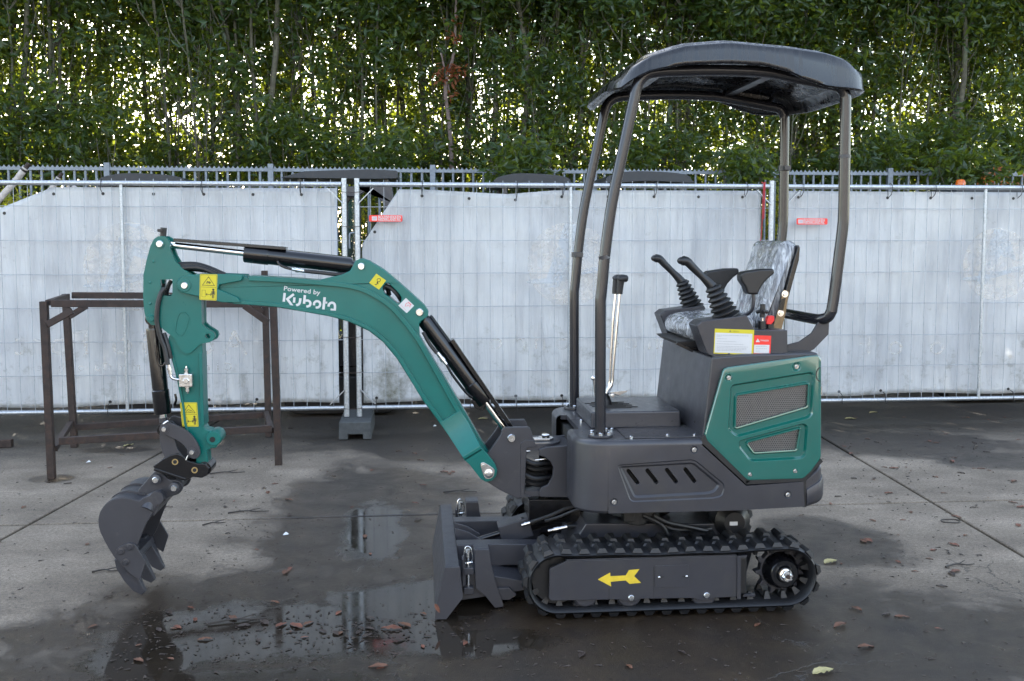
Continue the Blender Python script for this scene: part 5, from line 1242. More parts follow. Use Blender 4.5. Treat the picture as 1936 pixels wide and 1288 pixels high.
R_ += [rs(.985, -.008, 't'), rs(.972, .0, 't'), rs(.95, .004, 't'), rs(.90, .005, 't'), rs(.87, .006, 't'), rs(.85, .018, 't'), rs(.82, .022, 't'), rs(.6, .026, 't'), rs(.3, .028, 't'), rs(0, .028, 't')]
b.loft(R_, cap=False)
M_roof, nr, pr_ = MAT('wet_roof_plastic'); cr_p = pos(nr)
mp = nd(nr, 'ShaderNodeMapping'); mp.inputs[3].default_value = (26, 26, 2.2); nr.links.new(cr_p, mp.inputs[0])
n1 = noise_n(nr, 1.0, 5, .6, mp.outputs[0], 1.3); n2 = noise_n(nr, 5, 4, .6, cr_p)
rw2 = nd(nr, 'ShaderNodeMapRange', interpolation_type='SMOOTHSTEP'); nr.links.new(n1.outputs[0], rw2.inputs[0]); rw2.inputs[1].default_value = .48; rw2.inputs[2].default_value = .54; rw2.inputs[3].default_value = .30; rw2.inputs[4].default_value = .08
nr.links.new(rw2.outputs[0], pr_.inputs['Roughness']); cl_ = ramp(nr, n2.outputs[0], [(.3, (.012, .012, .014)), (.7, (.019, .0185, .021))]); mxr = nd(nr, 'ShaderNodeMixRGB', blend_type='MULTIPLY'); nr.links.new(cl_.outputs[0], mxr.inputs[1]); rq = ramp(nr, rw2.outputs[0], [(.1, (.40, .42, .46)), (.5, (1, 1, 1))]); nr.links.new(rq.outputs[0], mxr.inputs[2]); mxr.inputs[0].default_value = 1; nr.links.new(mxr.outputs[0], pr_.inputs['Base Color'])
nb = noise_n(nr, 420, 2, .5, cr_p); bq = nd(nr, 'ShaderNodeBump'); bq.inputs['Strength'].default_value = .15; bq.inputs['Distance'].default_value = .001
ma = nd(nr, 'ShaderNodeMath', operation='MULTIPLY_ADD'); nr.links.new(rw2.outputs[0], ma.inputs[0]); ma.inputs[1].default_value = -.8; nr.links.new(nb.outputs[0], ma.inputs[2]); nr.links.new(ma.outputs[0], bq.inputs['Height']); nr.links.new(bq.outputs[0], pr_.inputs['Normal'])
roof = mk(b, 'canopy_roof', M_roof, bevel=0, ang=60)
# ---------------------------------------------------------------- boom
def prz(px, y0, y1, r=0, holes=(), ref=None):
    b = B(); fz = lambda P: rnd(XZ(P, ref or y0), r) if r else XZ(P, ref or y0); b.prism(fz(px), y0, y1, [fz(h) for h in holes]); return b
WEB = [(349, 521), (380, 518), (465, 522), (475, 529), (600, 535), (606, 529), (646, 519.5), (662, 512), (667, 503), (672, 493), (683, 488.5), (698, 493.5), (724, 509), (755, 534.5), (783.5, 560), (803, 578), (810.5, 589), (809, 598), (797, 607), (792.5, 613), (793.8, 636), (809, 662), (832, 700), (868.5, 760), (906, 826), (923, 854), (934, 872), (941, 888), (939, 901), (930, 910), (918, 911.5), (907, 904), (901, 894), (888, 878), (848, 824), (815.5, 779), (799, 757), (775.8, 719), (750, 678), (724, 647), (698, 626.5), (659.5, 608.5), (620.8, 598), (569, 589), (522.6, 581), (440, 574), (411, 570), (380, 562), (342, 553), (335, 547), (334, 536), (339, 526)]
y0b, y1b = 4.322, 4.428
slot = cr2([(724, 543), (733, 536), (744, 545), (758, 561), (757, 572), (751, 574), (738, 563), (727, 555)], 3)
b = prz(WEB, y0b, y1b, 0, [slot]); boom = mk(b, 'boom', M_teal, bevel=.004, seg=3)
def band(line, wpx, y0, y1, name='flange', parent=None, m_=None, bev=.002):
    """strip of plate following a line"""
    L1 = cr2(line, 5, False); Q = [W(x, y, y0) for x, y in L1]; hw = wpx/2*y0/FPX; A, D = [], []
    for i in range(len(Q)):
        t = (Q[min(i+1, len(Q)-1)]-Q[max(i-1, 0)]).normalized(); n_ = Vector((-t.z, 0, t.x)); A.append(Q[i]+n_*hw); D.append(Q[i]-n_*hw)
    b = B(); b.loft([[Vector((p.x, y0, p.z)), Vector((q.x, y0, q.z)), Vector((q.x, y1, q.z)), Vector((p.x, y1, p.z))] for p, q in zip(A, D)]); return mk(b, name, m_ or M_teal, parent or boom, bev)
y0f, y1f = 4.308, 4.442
band([(470, 526.5), (540, 530), (600, 534.5), (660, 541), (698, 553), (737, 578), (763, 606), (789, 640), (808, 672), (827, 706), (853, 753), (890, 818), (921, 866)], 9, y0f, y1f)
band([(440, 571), (523, 577), (569, 585), (621, 594), (660, 604.5), (699, 622), (726, 643), (753, 674), (779, 716), (803, 754), (820, 777), (851, 821), (889, 873)], 7, y0f, y1f)
# reinforcing plates at the foot and the nose forks
def sec(p, q, y): a, c = W(p[0], p[1], y), W(q[0], q[1], y); return [Vector((a.x, y, a.z)), Vector((c.x, y, c.z)), Vector((c.x, 2*YC-y, c.z)), Vector((a.x, 2*YC-y, a.z))]
YO = 4.236
b = B(); b.loft([sec((831, 799), (871, 775), 4.306), sec((848, 824), (887, 800), 4.302), sec((874, 864), (908, 843), YO), sec((879, 872), (913, 851), YO)]); mk(b, 'foot_flare', M_teal, boom, .003)
FT = [(876, 868), (911, 847), (923, 860), (936, 877), (940.5, 889), (938, 901), (930, 909), (920, 911.5), (909, 906), (902, 897), (888, 879)]
for y in (YO, 2*YC-YO-.03): b = B(); b.prism(XZ(FT, YO), y, y+.030); b2 = mk(b, 'foot_plate', M_teal, boom, .003)
NOSE = [(350, 521), (380, 518), (411, 518), (460, 520), (456, 531), (415, 538.5), (412, 547), (448, 562), (456, 572), (420, 572), (380, 562), (342, 553), (335, 546), (334, 536), (340, 526)]
for y in (4.300, 4.438): b = B(); b.prism(XZ(NOSE, 4.300), y, y+.014); mk(b, 'nose_plate', M_teal, boom, .003)
def pin(px, py, Y, r=.020, m_=None, hexed=False, parent=None, boss=None):
    p = W(px, py, Y); b = B()
    b.lathe(p, (0, -1, 0), [(-.02, r), (.006, r), (.010, r*.82), (.010, 0)], 6 if hexed else 24)
    o = mk(b, 'pivot_pin', m_ or M_zinc, parent or boom, 0, ang=30)
    if boss:
        b = B(); b.lathe(p, (0, -1, 0), [(-.02, boss), (.003, boss), (.0045, boss*.94)], 28); mk(b, 'pin_boss', M_teal if (parent in (None, boom)) else M_teal, parent or boom, 0, ang=30)
    return o
pin(349, 540, 4.300, .015, boss=.026); pin(683, 504, y0b, .015, hexed=False); pin(793, 590.5, y0b, .017)
b = prz(cr2([(909, 877), (913, 874.5), (918, 876), (933, 886), (935, 893), (932, 902), (924, 906), (916, 903), (910, 886)], 3), YO-.006, YO-.001); mk(b, 'pin_keeper', M_zinc, boom, .001)
b = B(); b.lathe(W(924, 895.5, YO-.006), (0, -1, 0), [(0, .018), (.007, .018), (.010, .014), (.010, .007), (.014, .006), (.014, 0)], 24); b.bolt(W(914, 881, YO-.006), r=.008, h=.008); mk(b, 'keeper_bolt', M_chrome, boom, 0)
# lettering and stickers
Yk = y0b-.0008
b = B(); text_on(b, 'Powered by', (536.5, 549.3), (605.2, 557.6), Yk, .0275, .012); mk(b, 'lettering', M_white, boom, 0, ang=0)
b = B(); k_ = lambda P: [(500+x/9.68, 520+y/9.68) for x, y in P]
stroke(b, k_([(370, 330), (353, 490)]), 4.6, Yk); stroke(b, k_([(538, 352), (418, 442), (508, 566)]), 4.6, Yk)
stroke(b, k_([(548, 412), (540, 508)]), 4.4, Yk)
def arc(P, n=5): return cr2(P, n, False)
stroke(b, k_(arc([(657, 428), (650, 490), (630, 535), (580, 556)])), 4.6, Yk)
stroke(b, k_([(740, 370), (724, 528)]), 4.6, Yk); stroke(b, k_(arc([(752, 472), (800, 470), (838, 505), (828, 560), (766, 582)])), 4.4, Yk)
stroke(b, k_(arc([(905, 556), (915, 505), (960, 480), (1008, 500), (1018, 550), (990, 590), (938, 600)])), 4.3, Yk)
stroke(b, k_([(1103, 408), (1078, 632)]), 4.8, Yk); stroke(b, k_([(1105, 503), (1150, 508)]), 3.8, Yk)
stroke(b, k_(arc([(1172, 580), (1185, 535), (1230, 508), (1275, 525), (1290, 570), (1284, 655)])), 4.4, Yk); stroke(b, k_([(1210, 632), (1292, 640)]), 3.4, Yk)
mk(b, 'maker_logo', M_white, boom, 0, ang=0)
def sticker(quad, Y, parent, kind):
    """yellow warning sticker: upper triangle, lower person and distance arrow"""
    b = B(); b.fill(rnd(XZ(quad, Y), .004, 3), Y); s = mk(b, 'warning_sticker', M_yellow, parent, 0, ang=0)
    (ax, ay), (bx, by), (cx, cy), (dx, dy) = quad
    U = lambda u, v: ((ax+(bx-ax)*u)*(1-v)+(dx+(cx-dx)*u)*v, (ay+(by-ay)*u)*(1-v)+(dy+(cy-dy)*u)*v)
    b = B(); Z = Y-.0004; st_ = lambda P, w_: stroke(b, [U(*p) for p in P], w_, Z)
    st_([(.05, .03), (.95, .03), (.95, .97), (.05, .97), (.05, .03)], .45); st_([(.05, .5), (.95, .5)], .5)
    st_([(.5, .10), (.85, .43), (.15, .43), (.5, .10), (.6, .19)], 1.0)
    if kind == 0: st_([(.38, .36), (.45, .28), (.52, .30), (.58, .36), (.62, .30)], 1.2); st_([(.40, .29), (.50, .33), (.46, .38)], .9); st_([(.55, .27), (.60, .33)], 1.2)
    else: st_([(.32, .38), (.45, .30), (.62, .34), (.70, .38)], 1.1); st_([(.40, .38), (.62, .40)], .8)
    st_([(.14, .62), (.34, .62), (.34, .88), (.14, .88), (.14, .62)], .5)
    st_([(.38, .78), (.68, .78)], .9); st_([(.44, .73), (.38, .78), (.44, .83)], .9); st_([(.62, .73), (.68, .78), (.62, .83)], .9)
    st_([(.79, .64), (.79, .76)], 3.6); st_([(.75, .75), (.75, .92)], 1.5); st_([(.83, .75), (.83, .92)], 1.5); st_([(.70, .65), (.70, .78)], 1.1); st_([(.88, .65), (.88, .78)], 1.1)
    h = W(*U(.79, .59), Z); q = [b.bm.verts.new(h+Vector((.0048*math.cos(k*math.pi/5), 0, .0048*math.sin(k*math.pi/5)))) for k in range(10)]; b.face(q)
    mk(b, 'warning_symbol', M_ink, s, 0, ang=0)
sticker([(378, 518.3), (411, 519), (409.5, 568.5), (377, 567)], 4.2995, boom, 0)
b = B(); b.fill(rnd(XZ([(711.5, 517.5), (730, 530.5), (716.5, 548), (698, 535)], y0b), .002), y0b-.0008); hk = mk(b, 'hook_sticker', M_yellow, boom, 0, ang=0)
b = B(); stroke(b, cr2([(712.5, 533.5), (715, 537), (713, 530), (714, 527.5), (718, 527), (719.5, 530), (717, 533), (714, 532.5)], 3, False), 1.1, y0b-.0012); stroke(b, cr2([(714, 532.5), (713, 536), (711.5, 538.8), (708.5, 537.5)], 3, False), 1.2, y0b-.0012); mk(b, 'hook_symbol', M_ink, hk, 0, ang=0)
b = B(); b.fill(rnd(XZ([(767.5, 563.5), (783, 578), (769, 592.5), (753, 578)], y0b), .002), y0b-.0008); hk = mk(b, 'service_sticker', M_white, boom, 0, ang=0)
b = B()
stroke(b, cr2([(766, 580), (768, 574), (773, 573), (776, 577), (774, 581)], 3, False), .9, y0b-.0012); stroke(b, [(772, 571), (778, 577)], .9, y0b-.0012); stroke(b, cr2([(769, 580), (771, 577), (774, 578)], 3, False), .8, y0b-.0012); stroke(b, [(758, 577), (768, 587)], .35, y0b-.0012)
mk(b, 'service_symbol', M_redink, hk, 0, ang=0)
# hose loops through the boom slot
hose([W(722, 548, 4.35), W(730, 541, 4.345), W(742, 547, 4.34), W(752, 558, 4.34), W(759, 569, 4.36)], .010, parent=boom); hose([W(724, 536, 4.40), W(732, 545, 4.39), W(736, 558, 4.40)], .010, parent=boom)
# ---------------------------------------------------------------- cylinders
def cylinder(a, c_, Y, t_rod, r_b, r_r, guard=None, cap=True, name='hydraulic_cylinder', rod_at='a'):
    """a = rod eye, c_ = barrel eye, in photo points at plane Y"""
    A, D = W(*a, Y), W(*c_, Y); d_ = (D-A); L_ = d_.length; d_.normalize()
    b = B(); p0 = A+d_*L_*t_rod
    b.lathe(p0, d_, [(0, r_b*.5), (0, r_b*.98), (.004, r_b*1.04), (.10, r_b*1.04), (.104, r_b*.96), (L_*(1-t_rod)-.05, r_b*.96), (L_*(1-t_rod)-.04, r_b*.9), (L_*(1-t_rod)-.04, r_b*.5)], 28); o = mk(b, name, M_black, None, 0, ang=30)
    b = B(); b.cyl(A+d_*.02, p0+d_*.02, r_r, 18); mk(b, 'piston_rod', M_chrome, o, 0)
    b = B()
    b.cyl(D+Vector((0, -.026, 0)), D+Vector((0, .026, 0)), .026, 20); b.cyl(D-d_*.07, D, r_b*.62, 14); mk(b, 'cylinder_eye', M_black, o, .001)
    b = B(); b.cyl(A+Vector((0, -.026, 0)), A+Vector((0, .026, 0)), .026, 20); b.cyl(A, A+d_*.03, r_r*1.3, 14); mk(b, 'rod_eye', M_black, o, .001)
    return o, A, D, d_
# arm cylinder on top of the boom
ac, A, D, d_ = cylinder((303, 461), (683, 504), YC, .415, .0375, .0135)
n_up = Vector((-d_.z, 0, d_.x)); n_up = n_up if n_up.z > 0 else -n_up
b = B(); L_ = (D-A).length; b.prism([(p.x, p.z) for p in (A+d_*.06+n_up*.030, A+d_*L_*.62+n_up*.047, A+d_*L_*.62+n_up*.034, A+d_*.06+n_up*.016)], YC-.034, YC+.034); mk(b, 'rod_guard', M_black, ac, .002)
b = B(); b.cyl(A+n_up*.028+Vector((.008, 0, 0)), A+n_up*.068+Vector((.008, 0, 0)), .0135, 12); b.box(A+n_up*.056+Vector((0, 0, 0)), (.022, .05, .012)); mk(b, 'guard_stub', M_blackp, ac, .001)
hose([W(524, 494, 4.33), W(528, 500, 4.33), W(540, 506, 4.33), W(552, 509, 4.33)], .006, M_black, 'steel_pipe', ac); fitting(W(552, 509, 4.33), W(576, 513, 4.33), .0085, parent=ac); hose([W(575, 512.5, 4.33), W(600, 515, 4.33), W(640, 519, 4.34), W(665, 516, 4.36)], .0085, parent=ac)
# hose arc from arm to boom
hose([W(330, 503, 4.36), W(345, 501, 4.36), W(370, 501, 4.36), W(395, 508, 4.37), W(425, 521, 4.38)], .013); hose([W(334, 510, 4.34), W(352, 506, 4.34), W(380, 507, 4.35), W(408, 518, 4.36)], .011); hose([W(340, 517, 4.38), W(360, 509, 4.38), W(390, 512, 4.38)], .010, m_=M_rubber)
# boom lift cylinder
bc, A, D, d_ = cylinder((967, 828), (793, 590), YC, .29, .038, .0155)
n_up = Vector((-d_.z, 0, d_.x)); n_up = n_up if n_up.x > 0 else -n_up; L_ = (D-A).length
b = B(); b.prism([(p.x, p.z) for p in (A+d_*.03+n_up*.037, A+d_*L_*.74+n_up*.052, A+d_*L_*.74+n_up*.034, A+d_*.03+n_up*.020)], YC-.036, YC+.036); mk(b, 'rod_guard', M_black, bc, .002)
b = B(); b.prism([(p.x, p.z) for p in (A+d_*L_*.28-n_up*.0, A+d_*L_*.36-n_up*.045, A+d_*L_*.30-n_up*.052, A+d_*L_*.25-n_up*.03)], YC-.02, YC+.02); mk(b, 'cylinder_port', M_black, bc, .003)
hose([W(800, 628, 4.33), W(812, 650, 4.33), W(826, 668, 4.33)], .008, parent=bc); fitting(W(844, 689, 4.33), W(827, 667, 4.33), .0095, parent=bc)
hose([W(844, 689, 4.33), W(856, 710, 4.33), W(880, 741, 4.34), W(893, 752, 4.35)], .006, M_black, 'steel_pipe', bc)
# ---------------------------------------------------------------- arm (dipper)
LOW = [(318, 640), (322, 672), (334, 718), (343, 768), (348, 800), (360, 836), (369, 858), (372, 885), (383, 892), (391, 889), (394, 878), (391, 853), (398, 848), (408, 847), (415, 838), (415, 827), (409, 818.5), (400, 815), (389, 812), (385.5, 805), (382.5, 660), (380.5, 565), (350, 560)]
b = prz(LOW, 4.335, 4.415); arm = mk(b, 'arm', M_teal, bevel=.004, seg=3)
UPP = [(291, 452), (299, 446.7), (309, 446.5), (317, 451), (321, 459), (321.5, 471), (326, 484), (333, 496), (347, 509.5), (366, 521), (376, 535), (380.6, 567), (381.5, 612), (388, 619), (397, 624.5), (404, 629), (406.5, 636), (403, 643.5), (396, 647.5), (381.5, 650), (373, 655), (368, 661), (361, 667), (352, 669.5), (343, 664), (328, 638), (317, 630), (300, 616), (285, 614), (276, 604), (272.5, 588), (270.5, 560), (271, 520), (277, 492), (284, 466)]
hole = [(303.5, 529), (326, 528.5), (326, 555), (323, 561), (303.5, 557.6)]
lugh = [(W(393, 635.5, 4.325).x+.011*math.cos(k*math.pi/8), W(393, 635.5, 4.325).z+.011*math.sin(k*math.pi/8)) for k in range(16)]
b = B(); b.prism(XZ(UPP, 4.325), 4.325, 4.348, [XZ(hole, 4.325), lugh]); mk(b, 'ear_plate', M_teal, arm, 0)
b = B(); b.prism(XZ(UPP, 4.325), 4.402, 4.425, [XZ(hole, 4.325), lugh]); mk(b, 'ear_plate', M_teal, arm, 0)
b = prz([(336, 560), (376, 556), (378, 615), (366, 655), (350, 660), (335, 625)], 4.34, 4.41); mk(b, 'arm_core', M_teal, arm, .002)
b = prz([(320, 478), (332, 500), (356, 520), (352, 530), (326, 506), (314, 482)], 4.345, 4.405); mk(b, 'ear_web', M_teal, arm, .002)
band([(379, 668), (380.5, 740), (383, 805)], 6, 4.327, 4.423, 'edge_flange', arm); band([(325, 672), (337, 718), (346, 768), (351, 806), (366, 850)], 4, 4.327, 4.423, 'edge_flange', arm)
ov = cr2([(336, 598), (343, 590.5), (351, 591), (357, 598), (357, 607), (350, 628), (343, 635.5), (335, 632), (331, 624)], 4)
b = B(); o1 = XZ(ov, 4.325); o2 = inset(o1, .0035); b.prism(o1, 4.3225, 4.3252, [o2]); mk(b, 'weld_bead', M_teal, arm, .0005)
for px, py, r in ((290, 494.5, .006), (284, 534, .006), (284, 574, .006)):
    b = B(); b.lathe(W(px, py, 4.325), (0, -1, 0), [(0, r), (.002, r), (.003, r*.7)], 14); mk(b, 'plug', M_teal, arm, 0)
pin(302, 461.5, 4.325, .015, parent=arm, boss=.020); pin(287, 602, 4.325, .014, M_teal, parent=arm, boss=.021)
b = B(); b.lathe(W(404, 829, 4.325), (0, 1, 0), [(-.006, .012), (-.006, .030), (.0, .032), (.10, .032), (.106, .030), (.106, .012)], 26); mk(b, 'lower_boss', M_teal, arm, .001); b = B(); b.cyl(W(402, 831, 4.322)-Vector((0, .004, 0)), W(402, 831, 4.322)-Vector((0, .0, 0)), .012, 18); mk(b, 'boss_bore', M_dark, arm, 0)
sticker([(340, 761), (372.5, 761), (375.5, 807), (344.5, 806.5)], 4.334, arm, 1)
b = B(); c = W(353, 718.5, 4.32); b.box(c, (.055, .045, .055)); vb = mk(b, 'valve_block', M_zinc, arm, .003)
b = B()
for dx_, dz_ in ((-.02, .02), (.02, .02), (-.02, -.02), (.02, -.02)): b.cyl(c+Vector((dx_, -.022, dz_)), c+Vector((dx_, -.026, dz_)), .004, 8)
b.bolt(c+Vector((.003, -.022, .0)), r=.013, h=.007)
b.lathe(c+Vector((0, 0, .027)), (0, 0, 1), [(0, .012), (.006, .012), (.006, .008), (.012, .008), (.012, .010), (.022, .010), (.024, .005), (.032, .004)], 10)
b.lathe(c-Vector((-.003, 0, .027)), (0, 0, -1), [(0, .012), (.006, .012), (.006, .008), (.012, .008), (.012, .010), (.022, .010), (.024, .005), (.030, .004)], 10)
mk(b, 'valve_fitting', M_zinc, vb, 0, ang=25)
b = B(); b.tube(cr([W(322, 703, 4.31), W(323, 711, 4.31), W(328, 716, 4.31), W(340, 718, 4.312)], 5), .006, 10); mk(b, 'valve_pipe', M_zinc, vb, 0)
# bucket cylinder beside the arm
kc, A, D, d_ = cylinder((311, 811), (289, 603), YC, .14, .034, .014, name='bucket_cylinder')
b = B(); b.cyl(A+Vector((0, 0, 0)), A-Vector((0, 0, 0))+d_*.05, .018, 14); mk(b, 'rod_clevis', M_greys, kc, .001)
hose([W(312, 545, 4.32), W(304, 556, 4.315), W(298, 580, 4.312), W(297, 610, 4.312), W(304, 640, 4.315), W(312, 660, 4.315), W(317, 690, 4.312)], .0105, parent=arm)
hose([W(324, 531, 4.37), W(318, 542, 4.37), W(314, 560, 4.38)], .009, parent=arm); hose([W(308, 536, 4.39), W(303, 556, 4.39), W(300, 566, 4.39)], .010, parent=arm)
fitting(W(319, 690, 4.312), W(322, 707, 4.312), .009, parent=arm); hose([W(310, 630, 4.33), W(318, 655, 4.32), W(323, 678, 4.32)], .009, parent=arm)
hose([W(294, 640, 4.33), W(295, 660, 4.325), W(299, 685, 4.325), W(306, 692, 4.325), W(313, 686, 4.325)], .005, M_black, 'steel_pipe', kc); hose([W(331, 745, 4.33), W(333, 756, 4.33), W(330, 766, 4.34)], .005, M_black, 'steel_pipe', kc)
# bucket linkage
LK1 = cr2([(303, 806), (309, 799), (318, 799), (345, 810), (364, 825), (376, 845), (378, 860), (369, 868), (358, 864), (352, 848), (338, 835), (315, 823), (305, 817)], 4)
LK2 = cr2([(303, 812), (309, 805), (318, 808), (326, 820), (331, 833), (336, 850), (345, 863), (352, 872), (345, 878), (330, 876), (314, 869), (306, 852), (302, 832)], 4)
lk = None
for y in (4.298, 4.442): b = B(); b.prism(XZ(LK1, 4.298), y, y+.014); o = mk(b, 'bucket_link', M_grey, bevel=.002)
for y in (4.318, 4.422): b = B(); b.prism(XZ(LK2, 4.318), y, y+.014); o = mk(b, 'bucket_link', M_grey, bevel=.002)
for px, py in ((310.5, 811.5), (363, 855)):
    b = B(); b.lathe(W(px, py, 4.298), (0, -1, 0), [(0, .020), (.003, .020)], 20); mk(b, 'link_boss', M_grey, o, 0); pin(px, py, 4.295, .011, parent=o)
fitting(W(309, 802, 4.30), W(318, 796, 4.30), .005, parent=o, name='grease_nipple'); fitting(W(356, 861, 4.29), W(352, 870, 4.29), .003, parent=o, name='grease_nipple')
# quick hitch (black)
HT_ = [(289, 882), (307, 869), (322, 861), (334, 858), (345, 862), (356, 872), (374, 877), (388, 877), (396, 886), (392, 899), (381, 904), (364, 902), (352, 909), (332, 903), (294, 890)]
for y in (4.300, 4.432): b = B(); b.prism(XZ(HT_, 4.300), y, y+.018); hi = mk(b, 'quick_hitch', M_black, bevel=.003)
b = B(); b.bar(W(291, 887, 4.30)+Vector((0, .075, 0)), W(352, 907, 4.30)+Vector((0, .075, 0)), .16, .012, (0, 0, 1)); mk(b, 'hitch_plate', M_black, hi, .003)
for px, py in ((331, 873.5), (368, 889)):
    b = B(); b.lathe(W(px, py, 4.300), (0, -1, 0), [(0, .013), (.003, .013), (.003, .009), (-.0, .008)], 22); mk(b, 'bushing', M_brass, hi, 0); b = B(); b.cyl(W(px, py, 4.2985), W(px, py, 4.2965), .008, 16); mk(b, 'bushing_bore', M_dark, hi, 0)
b = B(); b.cyl(W(384, 889, 4.30)+Vector((0, .02, 0)), W(384, 889, 4.30)+Vector((0, .13, 0)), .030, 24); mk(b, 'hitch_tube', M_black, hi, .002)
# ---------------------------------------------------------------- bucket
YB0, YB1 = 4.235, 4.605
SIDE = [(263, 948), (271, 941.5), (289, 936), (296, 944), (296, 958), (287, 974), (276, 991), (268, 1010), (261, 1028), (256, 1044), (246, 1062), (228, 1068), (214, 1051), (205, 1037), (197.5, 1023), (190, 1008), (186.5, 996), (185.5, 982), (189.5, 967), (199, 953.5), (213, 945), (230, 941.5), (247, 943.5)]
sz_ = XZ(SIDE, YB0)
BK = None
b = B(); b.prism(sz_, YB0, YB0+.010); bk = mk(b, 'bucket', M_grey, bevel=.002)
b = B(); b.prism(sz_, YB1-.010, YB1); mk(b, 'side_wall', M_grey, bk, .002)
# wrapped back shell from the lip round to the hinge
SH = cr2([(240, 1069), (228, 1068), (214, 1051), (197.5, 1023), (187, 998), (186, 980), (190, 966), (200, 952.5), (213, 944.5), (230, 941), (247, 943), (263, 946.5), (273, 941.5), (288, 936.5), (296, 941)], 4, False)
q = XZ(SH, YB0); inn = []
for i in range(len(q)):
    t = Vector((q[min(i+1, len(q)-1)][0]-q[max(i-1, 0)][0], q[min(i+1, len(q)-1)][1]-q[max(i-1, 0)][1])).normalized(); inn.append((q[i][0]+t.y*.008, q[i][1]-t.x*.008))
b = B(); b.loft([[(x, YB0+.004, z), (x, YB1-.004, z), (u, YB1-.004, v), (u, YB0+.004, v)] for (x, z), (u, v) in zip(q, inn)]); mk(b, 'back_shell', M_grey, bk, 0, ang=40)
# inner fill of top: plate from hinge to front lip
b = B(); b.loft([[(x, YB0+.006, z), (x, YB1-.006, z), (x+.006, YB1-.006, z-.006), (x+.006, YB0+.006, z-.006)] for x, z in XZ([(290, 936), (296, 942), (296, 958), (287, 974)], YB0)]); mk(b, 'front_plate', M_grey, bk, 0, ang=40)
EAR = cr2([(291, 893), (301, 891), (309, 898), (320, 907), (333, 908), (343, 913), (345, 924), (338, 934), (320, 940), (303, 948), (285, 958), (268, 950), (258, 940), (262, 926), (275, 911)], 3)
for y in (4.315, 4.46): b = B(); b.prism(XZ(EAR, 4.315), y, y+.016); er = mk(b, 'hinge_ear', M_grey, bk, .003)
for px, py in ((294.5, 907.5), (329, 923)):
    b = B(); b.lathe(W(px, py, 4.285), (0, -1, 0), [(0, .022), (.004, .022), (.005, .019)], 22); mk(b, 'ear_boss', M_grey, er, 0); pin(px, py, 4.280, .0135, parent=er)
b = B(); b.cyl(W(294, 908, 4.285)+Vector((0, .01, 0)), W(294, 908, 4.285)+Vector((0, .16, 0)), .02, 18); b.cyl(W(329, 923, 4.285)+Vector((0, .01, 0)), W(329, 923, 4.285)+Vector((0, .16, 0)), .022, 18); mk(b, 'ear_tube', M_grey, er, 0)
b = B(); b.cyl(W(296, 942, YB0)+Vector((0, -.002, 0)), W(296, 942, YB0)+Vector((0, .02, 0)), .028, 20)
b.tube([W(278, 965, YB0+.01), W(290, 945, YB0+.04), W(310, 935, 4.28)], [.030, .034, .026], 14); mk(b, 'ear_weld_pipe', M_grey, bk, 0, ang=50)
b = B()
for t in (4.31, 4.44): b.loft([[(x, t, z), (x, t+.008, z), (x+(.004), t+.008, z+.008), (x+.004, t, z+.008)] for x, z in XZ(cr2([(200, 951.5), (213, 943.5), (230, 940), (247, 942), (263, 945.5)], 3, False), YB0)])
mk(b, 'wear_strap', M_grey, bk, 0)
CUT = [(222, 1036), (234, 1029), (246, 1024.5), (257, 1028), (277, 1062), (266, 1096), (246, 1082), (226, 1060), (219, 1046)]
for y in (YB0-.012, YB1): b = B(); b.prism(rnd(XZ(CUT, YB0), .006), y, y+.012); ct = mk(b, 'side_cutter', M_grey, bk, .002)
b = B()
for px, py in ((228.5, 1043), (245.5, 1034), (238, 1063)): p = W(px, py, YB0-.012); b.lathe(p, (0, -1, 0), [(0, .015), (.004, .015), (.005, .010), (.009, .009), (.009, 0)], 18)
mk(b, 'cutter_bolt', M_greys, bk, 0, ang=30)
# cutting lip and teeth
b = B(); lip = XZ([(216, 1055), (246, 1062), (250, 1072), (246, 1078), (222, 1066)], YB0); b.prism(lip, YB0+.01, YB1-.01); mk(b, 'cutting_lip', M_grey, bk, .002)
TO = [(215, 1058), (236, 1057), (252, 1078), (274, 1121), (266, 1128), (250, 1120), (234, 1100), (220, 1077)]
for i, y in enumerate((YB0+.0, YB0+.15, YB0+.31)):
    tz = XZ(TO, YB0); yc_ = y+.026
    b = B(); cxz = (sum(p[0] for p in tz)/8, sum(p[1] for p in tz)/8)
    b.hull([(x, y, z) for x, z in tz], [(x, y+.052, z) for x, z in tz]); o = mk(b, 'bucket_tooth', M_grey, bk, .004)
    tip = W(266, 1122, YB0)
    for v in o.data.vertices:
        w3 = v.co+Vector(EX.location)
        dist = (w3-Vector((tip.x, w3.y, tip.z))).length
        if dist < .11: v.co.y = (yc_-EX.location.y)+(v.co.y-(yc_-EX.location.y))*(.36+.64*dist/.11)
